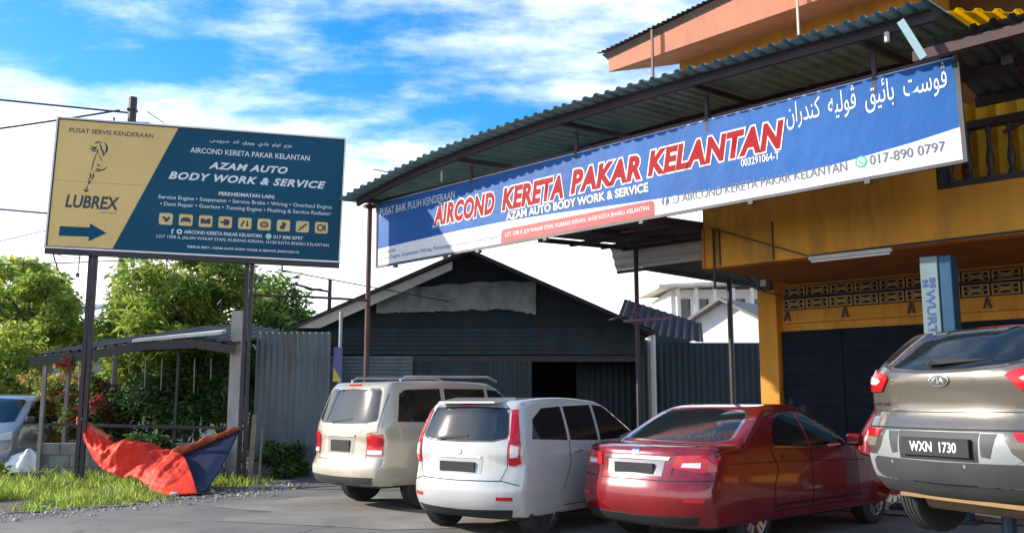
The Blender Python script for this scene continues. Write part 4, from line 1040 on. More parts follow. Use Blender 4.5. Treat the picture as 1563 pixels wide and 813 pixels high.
rcar.sides([[(1.42,1.03),(1.46,1.16),(1.62,1.30),(1.85,1.365),(2.12,1.385),(2.12,1.0)], [(2.19,1.0),(2.19,1.385),(2.5,1.36),(2.75,1.24),(3.12,1.02)]], [[(1.35,.60),(1.45,.78),(1.30,1.02)],[(2.155,.32),(2.155,.99)],[(3.25,.35),(3.20,1.0)],[(1.35,.34),(3.25,.34)],[(1.36,.34),(1.36,.60)]], [(1.62,.90),(2.45,.885)])
rcar.mirror(3.0, 1.03)
rcar.patch('badge', disc(0,.985,.05,16,.03), 'rear', M_chrome, .008, step=.02)
rcar.ribbon('sill_line', [(1.36,.40),(3.3,.40)], 'right', .02, M_seam); rcar.ribbon('crease_shade_line', [(.5,.865),(1.6,.855),(3.4,.80)], 'right', .008, M_seam)  # upper dark line paints the shade along the body crease
rcar.ribbon('window_trim', [(1.40,1.012),(2.12,.985),(3.14,1.005)], 'right', .018, M_chrome, .008)
rcar.ribbon('drip_rail', [(1.5,1.33),(1.75,1.375),(2.12,1.405),(2.5,1.385),(2.8,1.27)], 'right', .014, M_black, .006)

# --- white hatchback
P_white = carpaint('white_paint', (.54,.53,.50), .05, .25)
spw = dict(w=.835, L=3.70, H=1.545, belt=1.0, zb=.20, tumble=.20, paint=P_white, r=.305, axles=(.66,3.10), kr=.20, kf=.4, spokes=12, spw=.03, rim=pbr('dark_alloy', (.10,.10,.11), .35, .7),
    rear=[(.2,.14),(.34,.03),(.48,.0),(.60,.02),(.66,.05),(1.0,.08),(1.1,.09)], front=[(.2,.1),(.45,0),(.7,.06),(.95,.3)],
    top=[(0,1.02),(.4,1.03),(2.7,1.0),(3.1,.95),(3.6,.80),(3.7,.72)],
    cabin=dict(zb=.8, L=2.8, rear=[(.8,.07),(1.05,.085),(1.45,.24),(1.55,.32)], front=[(.8,3.30),(1.0,3.0),(1.45,2.25),(1.55,2.0)], crown=.05, kr=.14, kf=.18))
wcar = Car('hatchback_car', 'white hatchback with tall upright tail lights between the red saloon and the van', (-.66,10.62), 38, spw)
wcar.patch('rear_window', sym([(0,1.06),(.45,1.07),(.60,1.10),(.615,1.14),(.545,1.40),(.50,1.43),(0,1.445)]), 'rear', M_glass, .004)
wcar.patch('window_seal', sym([(0,1.04),(.47,1.05),(.63,1.085),(.64,1.14),(.565,1.42),(.51,1.45),(0,1.462)]), 'rear', M_black, .001)
MB().hull([(-.44,.19,1.475),(.44,.19,1.475),(.50,.55,1.50),(-.50,.55,1.50)], [(-.42,.20,1.50),(.42,.20,1.50),(.46,.55,1.545),(-.46,.55,1.545)]).build('spoiler', P_white, wcar.root, bevel=.008)
for sg in (-1, 1):
    m_ = lambda pl: [(x*sg, z) for x, z in pl]
    tl = wcar.patch('tail_light', m_([(.66,.80),(.66,1.10),(.60,1.40),(.655,1.41),(.745,1.13),(.775,1.0),(.775,.82),(.72,.79)]), 'rear', M_taill, .012)
    wcar.patch('tail_light_lens', m_([(.68,.88),(.68,1.02),(.755,1.0),(.755,.89)]), 'rear', M_tailw, .016, parent=tl)
    wcar.ribbon('panel_gap', m_([(.655,1.06),(.645,.78),(.58,.63)]), 'rear', .008, M_seam)
    wcar.patch('reflector', m_([(.55,.42),(.72,.42),(.72,.46),(.55,.46)]), 'rear', M_taill, .006)
wcar.ribbon('panel_gap', [(-.60,.63),(0,.62),(.60,.63)], 'rear', .010, M_seam)
wcar.patch('plate_recess', [(-.34,.70),(.34,.70),(.36,.86),(-.36,.86)], 'rear', pbr('cool_grey', (.40,.41,.42), .5), .003)
pl, h = wcar.box_on('number_plate', M_plate, 'rear', -.26,.26,.715,.825, .016)
wcar.patch('rear_lip', sym([(0,.22),(.66,.24),(.70,.32),(0,.30)]), 'rear', M_black, .006)
wcar.sides([[(.42,1.08),(.50,1.30),(.72,1.42),(1.10,1.44),(1.10,1.05)], [(1.16,1.05),(1.16,1.44),(1.75,1.455),(1.75,1.03)], [(1.81,1.03),(1.81,1.455),(2.2,1.42),(2.80,1.05)]], [[(.98,.50),(1.13,.80),(1.13,1.05)],[(1.78,.3),(1.78,1.03)],[(2.75,.32),(2.75,1.02)],[(1.0,.32),(2.75,.32)]], [(1.30,.93),(2.0,.92)])
wcar.mirror(2.65, 1.05)
h, n_, _ = wcar.hit('rear', -.05, 1.10); MB().bar((-.30,h.y-.015,1.075),(.12,h.y+.0,1.115), .018,.022).build('rear_wiper', M_black, wcar.root)
wcar.patch('badge', disc(0,.935,.05,16,.032), 'rear', M_chrome, .008, step=.02)
wcar.patch('garnish', sym([(0,.87),(.33,.868),(.33,.892),(0,.896)]), 'rear', M_chrome, .012)
wcar.patch('brake_light', sym([(0,1.452),(.12,1.452),(.12,1.466),(0,1.466)]), 'rear', M_taill, .012, step=.03)
wcar.ribbon('panel_gap', [(-.78,.585),(-.60,.63)], 'rear', .008, M_seam); wcar.ribbon('panel_gap', [(.78,.585),(.60,.63)], 'rear', .008, M_seam)
wcar.patch('fuel_flap', rrect(.50,.66,.86,1.0,.02), 'right', P_white, .003, step=.03)

# --- champagne off-roader
P_beige = carpaint('champagne_paint', (.50,.44,.34), .3, .3)
spb = dict(w=.905, L=4.60, H=1.80, belt=1.12, zb=.32, tumble=.17, paint=P_beige, r=.36, axles=(.98,3.68), kr=.14, kf=.3, spokes=6,
    rear=[(.3,.12),(.40,.02),(.5,.0),(.62,.0),(.68,.07),(1.1,.10),(1.2,.11)], front=[(.3,.1),(.5,0),(.8,.03),(1.05,.2)],
    top=[(0,1.13),(.4,1.15),(3.0,1.12),(3.4,1.06),(4.3,.95),(4.6,.85)],
    cabin=dict(zb=.9, L=3.2, rear=[(.9,.085),(1.15,.10),(1.70,.28),(1.80,.36)], front=[(.9,3.5),(1.12,3.2),(1.68,2.55),(1.8,2.3)], crown=.03, kr=.10, kf=.14),
    zones=[(lambda x,y,z: z < .60 and z > .46 and y < .7, pbr('bumper_grey', (.42,.38,.30), .5))])
bcar = Car('off_roader', 'champagne off-roader with roof rails parked by the grey fence', (-2.50,13.22), 47, spb)
bcar.patch('rear_window', sym([(0,1.20),(.55,1.21),(.70,1.24),(.71,1.28),(.64,1.62),(.58,1.66),(0,1.68)]), 'rear', M_glass, .004)
bcar.patch('window_seal', sym([(0,1.18),(.56,1.19),(.73,1.225),(.74,1.28),(.66,1.64),(.59,1.685),(0,1.70)]), 'rear', M_black, .001)
h, n_, _ = bcar.hit('rear', -.1, 1.24); MB().bar((-.28,h.y-.02,1.20),(.22,h.y+.01,1.255), .02,.025).build('rear_wiper', M_black, bcar.root)
for sg in (-1, 1):
    m_ = lambda pl: [(x*sg, z) for x, z in pl]
    tl = bcar.patch('tail_light', m_([(.60,.76),(.60,1.02),(.66,1.06),(.845,1.05),(.855,.76)]), 'rear', M_taill, .014)
    bcar.patch('tail_light_lens', m_([(.615,.775),(.615,.835),(.84,.835),(.84,.775)]), 'rear', M_tailw, .018, parent=tl)
    bcar.ribbon('panel_gap', m_([(.76,1.60),(.775,1.08),(.59,1.06),(.59,.70)]), 'rear', .008, M_seam)
    rl = MB(); rl.tube([(sg*.62,.65,1.80),(sg*.63,.75,1.85),(sg*.64,2.3,1.87),(sg*.63,2.5,1.80)], .018, 8); rl.build('roof_rail', pbr('rail_silver', (.5,.5,.5), .35, .6), bcar.root, smooth=True)
bcar.ribbon('panel_gap', [(-.60,.69),(0,.685),(.60,.69)], 'rear', .010, M_seam)
bcar.patch('plate_recess', [(-.33,.78),(.33,.78),(.35,1.0),(-.35,1.0)], 'rear', pbr('champ_dark', (.30,.26,.20), .5), .003)
pl, h = bcar.box_on('number_plate', M_plate, 'rear', -.24,.24,.80,.96, .016)
bcar.patch('garnish', sym([(0,1.01),(.34,1.01),(.34,1.04),(0,1.045)]), 'rear', M_chrome, .02)
bcar.patch('lower_pad', sym([(0,.36),(.72,.37),(.76,.47),(0,.46)]), 'rear', M_pad, .006)
bcar.sides([[(.45,1.22),(.52,1.60),(.62,1.66),(1.25,1.68),(1.25,1.20)], [(1.33,1.20),(1.33,1.68),(2.10,1.68),(2.10,1.19)], [(2.17,1.19),(2.17,1.68),(2.5,1.64),(3.02,1.20)]], [[(1.30,.55),(1.42,.85),(1.30,1.2)],[(2.135,.42),(2.135,1.18)],[(3.1,.45),(3.08,1.15)]], [(1.55,1.03),(2.35,1.02)])
bcar.mirror(2.9, 1.22)
bcar.patch('badge', disc(.42,1.10,.06,16,.02), 'rear', M_chrome, .006, step=.02)
bcar.ribbon('side_moulding', [(1.35,.72),(3.2,.72)], 'right', .07, MATS['champ_dark'], .012)
bcar.patch('brake_light', sym([(0,1.715),(.15,1.715),(.15,1.735),(0,1.735)]), 'rear', M_taill, .012, step=.03)
bcar.patch('sill_guard', [(1.4,.36),(3.2,.36),(3.2,.45),(1.4,.45)], 'right', M_pad, .01)

# --- second red car inside the workshop, only its rounded top shows
P_red2 = carpaint('dark_red_paint', (.26,.012,.02), .2, .3)
sp2 = dict(spw); sp2.update(paint=P_red2, H=1.62, w=.84, rim=M_rim, spokes=6, spw=.05)
sp2['cabin'] = dict(zb=.8, L=2.8, rear=[(.8,.07),(1.05,.10),(1.45,.34),(1.62,.62)], front=[(.8,3.30),(1.0,3.0),(1.45,2.25),(1.62,1.9)], crown=.08, kr=.2, kf=.18)
r2 = Car('compact_car', 'dark red compact car standing inside the workshop behind the red saloon', FW(-5.75,13.9)[:2], 128, sp2)
r2.patch('rear_window', sym([(0,1.06),(.45,1.07),(.60,1.10),(.53,1.42),(0,1.46)]), 'rear', M_glass, .004)
r2.sides([[(.55,1.08),(.7,1.38),(1.10,1.47),(1.10,1.05)], [(1.16,1.05),(1.16,1.47),(1.75,1.48),(1.75,1.03)], [(1.81,1.03),(1.81,1.48),(2.2,1.42),(2.80,1.05)]], [[(1.78,.3),(1.78,1.03)]], [(1.30,.93)])
for sg in (-1, 1): r2.patch('tail_light', [(x*sg, z) for x, z in [(.60,.80),(.60,1.0),(.76,1.0),(.77,.82)]], 'rear', M_taill, .012)

# --- dark car nosing in at the left edge
P_dark = carpaint('silver_grey_paint', (.42,.43,.44), .4, .25)
sp3 = dict(spw); sp3.update(paint=P_dark, H=1.66, w=.86, L=4.0, axles=(.7,3.2), rim=M_rim, spokes=6, spw=.05, mirror=M_black)
sp3['cabin'] = dict(zb=.8, L=3.0, rear=[(.8,.07),(1.05,.085),(1.5,.20),(1.66,.34)], front=[(.8,3.75),(1.0,3.45),(1.5,2.60),(1.66,2.25)], crown=.04, kr=.14, kf=.18)
sp3['top'] = [(0,1.02),(.4,1.03),(3.1,1.02),(3.5,.97),(3.9,.86),(4.0,.78)]
b3 = Car('people_carrier', 'silver people carrier with black wing mirror at the left edge of the yard', (-11.15,22.3), 176, sp3)
b3.patch('windscreen', sym([(0,1.06),(.5,1.07),(.68,1.09),(.58,1.50),(.5,1.54),(0,1.56)]), 'front', M_glass, .004)
for sg in (-1, 1): b3.patch('head_light', [(x*sg, z) for x, z in [(.46,.70),(.50,.82),(.78,.90),(.80,.74)]], 'front', M_tailw, .01)
b3.patch('grille', sym([(0,.55),(.36,.57),(.40,.72),(0,.74)]), 'front', M_black, .006)
b3.patch('lower_grille', sym([(0,.28),(.55,.29),(.5,.45),(0,.46)]), 'front', M_black, .006)
b3.patch('bonnet_gap', sym([(0,.775),(.70,.80),(.70,.81),(0,.785)]), 'front', M_seam, .004)
b3.sides([[(.55,1.08),(.6,1.46),(1.10,1.52),(1.10,1.05)], [(1.16,1.05),(1.16,1.52),(2.0,1.53),(2.0,1.03)], [(2.07,1.03),(2.07,1.53),(2.5,1.46),(3.1,1.05)]], [[(2.03,.3),(2.03,1.03)]], [(1.30,.93),(2.2,.93)])
b3.mirror(3.05, 1.10)

# ------------------------------------------------------------------ vegetation
def leafmat(name, c, tr=.45, var=.45): return pbr(name, c, .5, var=var, scale=1.6, trans=tr)
L_bright = leafmat('leaf_bright', (.31,.41,.08), .62)
L_mid = leafmat('leaf_mid', (.15,.26,.04), .5)
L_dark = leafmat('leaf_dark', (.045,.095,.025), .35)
L_lime = leafmat('leaf_lime', (.42,.46,.07), .58)
L_red = leafmat('bract_red', (.45,.05,.05), .4)
L_oran = leafmat('bract_orange', (.48,.16,.07), .4)
M_bark = pbr('bark', (.11,.085,.06), .9, var=.3, scale=8, bump=.8, bscale=18, stretch=(3,3,.6))
def leaves(name, clumps, n, size, mats, parent, rs, droop=.3, asp=.42):
    vs = []; fs = []; mi = []
    tot = sum(c[3]**2 for c in clumps)
    for cx, cy, cz, cr in clumps:
        for _ in range(int(n*cr*cr/tot)):
            d = Vector((rs.gauss(0,1), rs.gauss(0,1), rs.gauss(0,1))).normalized()*cr*rs.random()**.45
            p = Vector((cx,cy,cz)) + Vector((d.x,d.y,d.z*.75))
            ax = Vector((rs.gauss(0,1), rs.gauss(0,1), rs.gauss(0,.6)-droop)).normalized(); nn = ax.cross(Vector((rs.gauss(0,1), rs.gauss(0,1), rs.gauss(0,1)))).normalized()
            l = size*rs.uniform(.6,1.35); w = l*asp; o = len(vs); q = ax.cross(nn)*l*.08
            vs += [p, p+ax*l*.45+nn*w*.5+q, p+ax*l, p+ax*l*.45-nn*w*.5+q]; fs.append((o,o+1,o+2,o+3))
            mi.append(rs.choices(range(len(mats)), [3,2,1,1][:len(mats)])[0])
    me = bpy.data.meshes.new(name); me.from_pydata([tuple(v) for v in vs], [], fs)
    for m in mats: me.materials.append(m)
    me.polygons.foreach_set('material_index', mi)
    o = bpy.data.objects.new(name, me); COL.objects.link(o)
    if parent: o.parent = parent
    return o
def tree(name, label, loc, h, rad, n, size, mats, seed, cz=.62, sq=1.0, nc=34, cat='tree', group=None, stems=1, crad=(.22,.42), asp=.42, droop=.3):
    rs = random.Random(seed); t = thing(name, label, cat, loc, 0, group)
    tr = MB(); tips = []
    for s_ in range(stems):
        bx, by = (rs.uniform(-.25,.25)*rad*(stems > 1), rs.uniform(-.25,.25)*rad*(stems > 1)); lx, ly = rs.uniform(-.15,.15)*h, rs.uniform(-.1,.1)*h
        pts = [(bx+lx*k/5*.6+rs.uniform(-.04,.04), by+ly*k/5*.6+rs.uniform(-.04,.04), h*.8*k/5) for k in range(6)]
        r0 = .035*h/math.sqrt(stems)*.7; tr.tube(pts, [r0*(1-.15*k) for k in range(6)], 8)
        for k in range(7):
            b = Vector(pts[rs.choice((2,3,3,4))]); a = rs.uniform(0,6.28); e = b + Vector((math.cos(a)*rad*rs.uniform(.4,.75), math.sin(a)*rad*rs.uniform(.4,.75), h*rs.uniform(.1,.3)))
            m_ = (b+e)/2 + Vector((0,0,.05*h)); tr.tube([b,m_,e], [r0*.4,r0*.28,r0*.12], 6); tips.append(e)
    tr.build('trunk', M_bark, t, smooth=True)
    cl = []
    for k in range(nc):
        d = Vector((rs.gauss(0,1), rs.gauss(0,1), rs.gauss(0,1))).normalized()*rs.random()**.4
        cl.append((d.x*rad*.85, d.y*rad*.85, h*cz + d.z*h*(1-cz)*.95*sq, rad*rs.uniform(*crad)))
    cl += [(e.x, e.y, e.z, rad*crad[0]) for e in tips[:8]]
    leaves('crown', cl, n, size, mats, t, rs, droop, asp)
    return t
tree('bamboo_tree', 'tall feathery bright green tree behind the plant hut', (-9.6,26.5,0), 6.5, 2.5, 26000, .30, [L_bright,L_lime,L_mid], 3, cz=.56, nc=70, stems=4, asp=.22, crad=(.16,.34))
tree('leafy_tree', 'broad green tree right of the feathery tree over the hut roof', (-8.0,28.5,0), 5.6, 2.2, 14000, .26, [L_mid,L_bright,L_dark], 5, cz=.58, nc=34, asp=.3)
tree('leafy_tree', 'yellow-green tree between the left house roof and the billboard post', (-14.2,27.5,0), 5.6, 2.3, 10000, .24, [L_lime,L_bright,L_mid], 8, cz=.62, nc=34, asp=.35, crad=(.14,.3))
tree('leafy_tree', 'loose pale tree rising behind the house roof at the far left', (-19.4,35,0), 7.3, 3.2, 8000, .34, [L_bright,L_lime], 11, cz=.64, nc=34, crad=(.12,.26))
tree('leafy_tree', 'low bushy tree under the house roof at the left edge', (-14.6,25.0,0), 4.0, 2.1, 10000, .20, [L_lime,L_bright,L_mid], 12, cz=.55, nc=30)
tree('bougainvillea', 'bougainvillea with red and orange bracts beside the hut corner post', (-10.0,20.4,0), 2.5, .85, 6500, .10, [L_lime,L_bright,L_oran,L_red], 14, cz=.58, nc=26, cat='shrub', stems=3)
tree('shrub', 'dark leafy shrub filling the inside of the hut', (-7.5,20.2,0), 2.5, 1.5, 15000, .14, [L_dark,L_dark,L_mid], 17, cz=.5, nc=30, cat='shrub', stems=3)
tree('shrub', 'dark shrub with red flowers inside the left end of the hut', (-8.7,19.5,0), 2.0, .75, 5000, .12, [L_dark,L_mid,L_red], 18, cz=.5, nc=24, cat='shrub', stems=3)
tree('shrub', 'small light green shrub seen through the hut towards the road', (-6.7,21.5,0), 2.1, .5, 1800, .12, [L_lime,L_mid], 21, cz=.6, nc=16, cat='shrub', stems=2)
tree('conifer', 'small dark conical conifer by the far road seen past the concrete post', (-9.0,38,0), 1.9, .7, 2500, .12, [L_dark,L_mid], 23, cz=.45, nc=20, cat='tree')
tree('shrub', 'low dark weeds at the foot of the grey fence', (-4.6,18.7,0), .75, .55, 3500, .12, [L_dark,L_mid], 25, cz=.4, nc=18, cat='shrub', stems=3)
tree('shrub', 'spindly weeds growing behind the sagging tarpaulin', (-7.0,17.9,0), .9, .5, 2200, .13, [L_mid,L_dark], 26, cz=.45, nc=14, cat='shrub', stems=3)
# potted plants hanging on the hut wall
for i, (x, y, z, mt, lab) in enumerate(((-8.75,18.15,2.02,[L_red,L_mid],'hanging pot of red flowers under the hut roof edge'), (-8.25,18.3,1.25,[L_red,L_dark],'pot of pink flowers near the tied tarpaulin corner'))):
    t = thing('flower_pot', lab, 'flower pot', (x,y,z), 0, 'flower pots at the hut')
    MB().lathe([(.05,0),(.09,.12),(.1,.13),(.085,.13)], (0,0,0), 12).build('pot', pbr('terracotta', (.30,.11,.06), .8), t, smooth=True)
    leaves('foliage', [(0,0,.2,.2),(.05,-.04,.3,.16),(-.1,0,.2,.14)], 500, .07, mt, t, random.Random(i+40))
    MB().tube([(0,0,.13),(0,0,.45 if i == 0 else .2)], .006, 5).build('hook', M_dark, t)

# grass on the verge
rs = random.Random(99)
def in_poly(x, y, P):
    c = False
    for i in range(len(P)):
        (ax, ay), (bx, by) = P[i], P[(i+1) % len(P)]
        if (ay > y) != (by > y) and x < (bx-ax)*(y-ay)/(by-ay)+ax: c = not c
    return c
gv = []; gf = []; gm = []
cnt = 0
while cnt < 42000:
    x, y = rs.uniform(-13.5,-4.1), rs.uniform(11.2,18.1)
    cnt += 1
    if not in_poly(x, y, VERGE): continue
    d_ = mnoise.noise(Vector((x*.9, y*.9, 3.0))) + .5*mnoise.noise(Vector((x*2.7, y*2.7, 8)))
    edge = min(1, max(0, (-4.6-x)*.8)) if y > 14 else min(1, max(0, (-(x+5.3) - (14.2-y)*.6)*.8))
    if d_ < -.12 - .0*edge or (rs.random() > .25 + edge): continue
    if abs(y-15.3) < .35 and x > -7.4 and x < -5 and rs.random() < .6: continue
    h = rs.uniform(.05,.17)*(1+.9*max(0, d_))*(.5+.6*edge) * (1.35 if y > 16.3 or x < -7.5 else 1)
    a = rs.uniform(0,6.28); w = rs.uniform(.006,.014); lx, ly = rs.gauss(0,.4)*h, rs.gauss(0,.4)*h
    o = len(gv); c, s_ = math.cos(a)*w, math.sin(a)*w
    gv += [(x-c,y-s_,.01),(x+c,y+s_,.01),(x+lx*.5+c*.7,y+ly*.5+s_*.7,h*.6),(x+lx,y+ly,h)]
    gf += [(o,o+1,o+2),(o,o+2,o+3)]; k = rs.choice((0,0,1,2)) ; gm += [k,k]
me = bpy.data.meshes.new('grass'); me.from_pydata(gv, [], gf)
for m in (L_bright, L_lime, L_mid): me.materials.append(m)
me.polygons.foreach_set('material_index', gm)
go = bpy.data.objects.new('grass', me); COL.objects.link(go)
tag(go, 'short bright grass and weeds on the verge below the billboard', 'grass', kind='stuff')
# scattered litter and pebbles on the verge edge
for i in range(7):
    x, y = ((-6.3,14.0),(-5.35,14.9),(-5.7,14.7),(-4.9,15.4),(-6.6,13.3),(-6.0,14.35),(-5.1,15.9))[i]; r_ = (.05,.09,.045,.06,.05,.07,.05)[i]
    st = MB(); rr = random.Random(i)
    prof = [(r_*.5,0),(r_,r_*.25),(r_*.8,r_*.55),(r_*.3,r_*.7)]
    st.lathe(prof, (0,0,0), 7)
    st.v = [(a+rr.uniform(-.3,.3)*r_, b+rr.uniform(-.3,.3)*r_, c+rr.uniform(0,.15)*r_) for a,b,c in st.v]
    o = st.build('stone', pbr('pale_stone', (.5,.48,.43), .85), None, (x,y,.012))
    tag(o, ('small pale stone at the road edge, second from the left','largest pale stone below the red tarpaulin','tiny pale stone just left of the largest stone','pale stone right of the tarpaulin hem','small pale stone at the road edge, leftmost of all','second largest pale stone, left of the tarpaulin hem','small pale stone nearest the leaning plank')[i], 'stone', 'stones along the verge edge')

# ------------------------------------------------------------------ small things at the left
pb = thing('planter_bowl', 'wide terracotta planter bowl with greenery at the left edge', 'planter', (-9.55,16.9,0))
MB().lathe([(.25,0),(.42,.22),(.46,.25),(.40,.25),(.36,.2)], (0,0,0), 20).build('bowl', MATS['terracotta'], pb, smooth=True)
leaves('foliage', [(0,0,.3,.28),(.2,0,.3,.22),(-.2,.05,.28,.22)], 900, .12, [L_bright,L_lime], pb, random.Random(5))
tb = thing('old_tyre', 'old black tyre lying by the block wall at the left', 'tyre', (-8.95,17.3,.1))
MB().lathe([(.17,-.09),(.27,-.1),(.31,-.05),(.31,.05),(.27,.1),(.17,.09)], (0,0,0), 24).build('tread', M_tyre, tb, smooth=True)
def heap(name, label, cat, loc, r, hgt, mat, seed):
    rr = random.Random(seed); vs = []; fs = []; n = 22; m = 9
    for j in range(m):
        for k in range(n):
            a = 2*math.pi*k/n; t = j/(m-1); ra = r*(1-t**3.2)*(1+.22*math.sin(5*a+seed)+.12*math.sin(11*a)+.06*rr.uniform(-1,1)); vs.append((ra*math.cos(a), ra*math.sin(a)*.7, hgt*t*(1+.08*rr.uniform(-1,1))))
    for j in range(m-1):
        for k in range(n): fs.append((j*n+k, j*n+(k+1) % n, (j+1)*n+(k+1) % n, (j+1)*n+k))
    o = MB().add(vs, fs).build(name, mat, None, loc, smooth='full'); return tag(o, label, cat)
heap('white_sheet', 'crumpled white plastic sheet heaped between the silver car and the block wall', 'sheet', (-9.62,18.6,0), .42, .55, pbr('white_plastic', (.75,.75,.75), .4, var=.08), 3)
for i, (a, b, lab) in enumerate((((-4.75,17.0,.02),(-4.85,17.5,1.25),'wooden plank leaning on the right billboard post'), ((-4.60,17.05,.02),(-4.72,17.6,1.0),'short pale stick leaning beside the plank by the fence'))):
    o = MB().bar(a, b, .09 if i == 0 else .04, .03).build('plank', pbr('old_wood', (.25,.19,.13), .85, var=.3, stretch=(6,6,1))); tag(o, lab, 'plank', 'leaning timber')

# ------------------------------------------------------------------ background: houses, pole, wires, lamp
def simple_house(name, label, loc, w, d, h, rise, wall, roof, rot=0, wins=()):
    t = thing(name, label, 'house', loc, rot)
    MB().prism([(-w/2,0),(w/2,0),(w/2,h),(0,h+rise),(-w/2,h)], 0, d).build('wall', wall, t)
    k_ = rise/(w/2)
    for sg in (-1, 1): MB().prism([(0,h+rise+.01),(sg*(w/2+.5),h-.5*k_+.01),(sg*(w/2+.5),h-.5*k_+.13),(0,h+rise+.13)], -.5, d+.5).build('roof', roof, t)
    for x, z, ww, hh in wins:
        f = MB().box(x,x+ww,-.06,.05,z,z+hh).build('window', pbr('win_frame', (.6,.6,.6), .5), t)
        MB().box(x+.06,x+ww-.06,-.075,-.062,z+.06,z+hh-.06).build('pane', pbr('win_glass', (.03,.04,.05), .1), f)
    return t
W_white = pbr('white_wall', (.74,.72,.68), .8, var=.06, dirt=(.5,.48,.44), dscale=.8, damt=.3)
h1 = thing('bungalow', 'long bungalow with grey roof and red fascia behind the left trees', 'house', (-23.5,36,0))
MB().box(-4,5.6,0,6,0,4.3).build('wall', pbr('bungalow_wall', (.30,.28,.26), .85), h1)  # even dull grey wall colour
MB().hull([(-5,-1.2,4.9),(6.3,-1.2,4.55),(6.3,3,5.5),(-5,3,5.9)], [(-5,-1.2,4.98),(6.3,-1.2,4.63),(6.3,3,5.58),(-5,3,5.98)]).build('roof', pbr('grey_tiles', (.36,.36,.38), .7), h1)
MB().hull([(-5,-1.22,4.70),(6.3,-1.22,4.36),(6.3,-1.22,4.55),(-5,-1.22,4.9)], [(-5,-1.15,4.70),(6.3,-1.15,4.36),(6.3,-1.15,4.55),(-5,-1.15,4.9)]).build('fascia', pbr('red_brown', (.28,.09,.07), .7), h1)
MB().box(2.6,4.2,1.5,2.2,5.2,5.75).build('green_canopy', pbr('green_sheet', (.02,.28,.17), .6), h1)
for x in (-2,1,3.5): f = MB().box(x,x+1.2,-.06,.02,1.2,2.6).build('window', pbr('win_frame', (.6,.6,.6), .5), h1); MB().box(x+.06,x+1.14,-.08,-.062,1.26,2.54).build('pane', pbr('win_glass', (.03,.04,.05), .1), f)
simple_house('gable_house', 'white gable-ended house behind the lean-to roof', (9.3,40,0), 6.4, 8, 4.15, 1.68, W_white, pbr('grey_trim', (.20,.17,.16), .7), rot=R(-40))
simple_house('flat_shop', 'pale grey block behind the grey fence left of the shed', (-8.6,34,0), 5.0, 6, 4.05, .25, pbr('grey_wall', (.42,.45,.48), .8), pbr('grey_tiles', (.36,.36,.38), .7))
tw = thing('apartment_block', 'distant white apartment block with columns and a broad eave', 'building', (16.4,70,0))
MB().box(-4.2,5,0,10,0,10.0).build('wall', W_white, tw)
MB().hull([(-5.4,-2,9.9),(5.5,-2,10.4),(5.5,10,10.8),(-5.4,10,10.4)], [(-5.4,-2,10.15),(5.5,-2,10.65),(5.5,10,11.05),(-5.4,10,10.65)]).build('roof', pbr('cream_eave', (.70,.64,.52), .7), tw)
for k in range(7): MB().tube([(-3.9+k*1.4,-1.2,7.3),(-3.9+k*1.4,-1.2,9.95)], .16, 8).build('column', W_white, tw)
MB().box(-4.4,5.2,-1.6,0,7.0,7.3).build('balcony', W_white, tw)
for k in range(6):
    for z in (4.6,7.7): f = MB().box(-3.5+k*1.4,-2.7+k*1.4,-.06,.05,z,z+1.6).build('window', pbr('win_frame', (.6,.6,.6), .5), tw); MB().box(-3.45+k*1.4,-2.75+k*1.4,-.09,-.062,z+.05,z+1.55).build('pane', pbr('win_glass', (.03,.04,.05), .1), f)
up = thing('utility_pole', 'dark utility pole rising behind the billboard top', 'pole', (-12.87,30,0))
MB().tube([(0,0,0),(0,0,11.7)], [.17,.14], 10).build('pole', M_dark, up); MB().box(-.15,.15,-.15,.15,11.2,11.3).build('collar', M_dark, up, bevel=.03)
MB().bar((-1.9,0,10.9),(.6,0,10.8), .06,.06).build('crossarm', M_dark, up); MB().bar((-.6,0,11.0),(-.6,0,10.6), .05,.05).build('insulator', M_dark, up); MB().bar((.5,0,11.2),(1.1,0,10.8), .03,.03).build('stay', M_dark, up)
def wire(a, b, sag, r, label):
    pts = [tuple(Vector(a).lerp(Vector(b), k/16) + Vector((0,0,-sag*4*(k/16)*(1-k/16)))) for k in range(17)]
    tag(MB().tube(pts, r, 5).build('overhead_wire', M_ink), label, 'wire', 'overhead wires')
wire((-24,30,12.3),(-12.9,30,11.15), .0, .035, 'uppermost overhead wire sloping down to the utility pole at the left')
wire((-24,29,9.4),(-13.3,30,11.25), .1, .035, 'overhead wire rising to the utility pole above the billboard corner')
wire((-24,26,8.0),(-9.2,24,6.2), .1, .028, 'overhead wire running left of the billboard at mid height')
wire((-24,27,5.9),(-9.5,26,5.6), .3, .018, 'thin lower wire left of the billboard above the trees')
wire((-20,26,4.8),(-9.4,24,6.7), .0, .012, 'thin stay wire crossing the others left of the billboard')
wire((-7,45,13.05),(10,60,16.2), .9, .03, 'upper distant wire between billboard and canopy')
wire((-7,45,12.4),(10,60,15.9), .9, .03, 'lower distant wire between billboard and canopy')
wire((-4.6,17.8,4.05),(-1.4,20.4,3.7), .0, .014, 'cable sloping from the billboard down to the shed roof')
wire((-5,17.5,4.0),(-2.8,17.7,4.0), .05, .006, 'very thin cable between the billboard and the canopy post')
wire((-7.3,24,3.6),(-6.0,22,2.6), .0, .02, 'dark cable slanting above the grey fence')
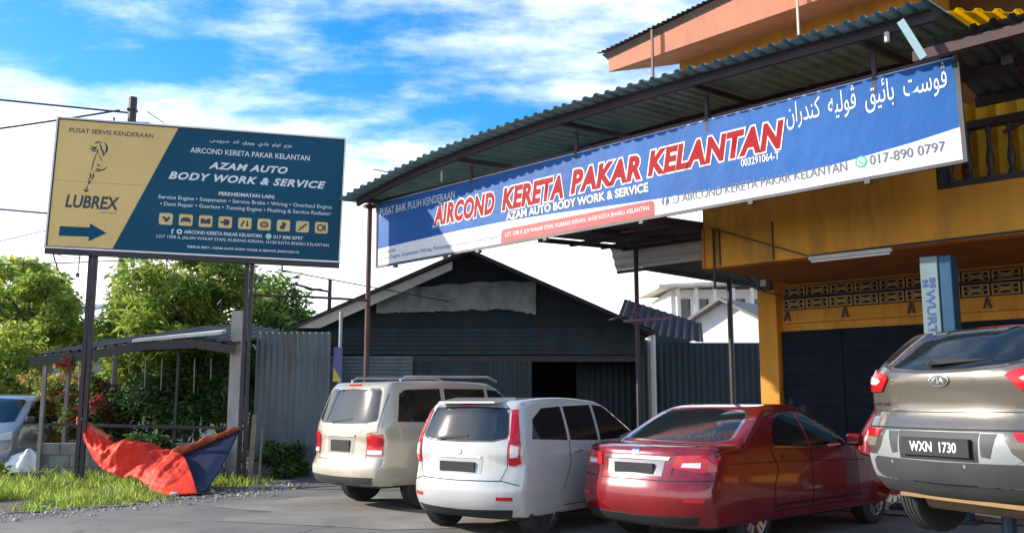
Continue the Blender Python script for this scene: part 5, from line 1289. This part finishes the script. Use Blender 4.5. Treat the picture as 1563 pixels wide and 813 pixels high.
sl_ = thing('street_lamp', 'thin street lamp with a long arm above the shed eave', 'street lamp', (-5.6,28,0))
MB().tube([(0,0,0),(0,0,5.2)], [.08,.06], 8).build('pole', M_beam, sl_); MB().tube([(0,0,4.83),(-.5,0,4.9),(-1.13,0,5.08)], .035, 6).build('arm', M_beam, sl_); MB().box(-.62,-.25,-.08,.08,4.86,4.92).build('lamp_head', M_dark, sl_)
# far belt of trees and roofs along the horizon
rs = random.Random(4); cl = []
for k in range(150):
    x = rs.uniform(-110,110); cl.append((x, 120+rs.uniform(-8,8), rs.uniform(1,4.5), rs.uniform(2,4)))
fb = leaves('far_trees', cl, 26000, 1.3, [L_mid,L_dark,L_bright], None, rs)
tag(fb, 'distant band of trees along the horizon', 'trees', kind='stuff')

bw = thing('sunlit_road_wall', 'added long low white wall standing in for the sunlit road behind the hut', 'wall', (-20,33.5,0))  # white wall added to stand in for the bright sunlit street
MB().box(-14,11.5,0,.2,0,.85).build('wall', W_white, bw); MB().box(-14.05,11.55,-.04,.24,.85,.93).build('coping', W_white, bw)

rs = random.Random(31); gb = MB(); cube = [(-1,-1,0),(1,-1,0),(1,1,0),(-1,1,0),(-.6,-.6,1),(.6,-.6,1),(.6,.6,1),(-.6,.6,1)]
edge_pts = [p for p in VERGE if -9 < p[0] and p[1] < 17]
for k in range(1300):
    ex, ey = rs.choice(edge_pts); x, y = ex+rs.gauss(.0,.34), ey+rs.gauss(-.0,.34); r_ = rs.uniform(.006,.022)*(1 if rs.random() < .95 else 1.8); a = rs.uniform(0,3); c, q = math.cos(a)*r_, math.sin(a)*r_
    gb.add([(x+vx*c-vy*q, y+vx*q*.8+vy*c*.8, .006+vz*r_*.9) for vx,vy,vz in cube], [(4,5,6,7),(0,1,5,4),(1,2,6,5),(2,3,7,6),(3,0,4,7)])
gv_ = gb.build('gravel', pbr('gravel', (.36,.33,.28), .9, var=.5, scale=30)); tag(gv_, 'loose pale gravel along the road edge of the verge', 'gravel', kind='stuff')
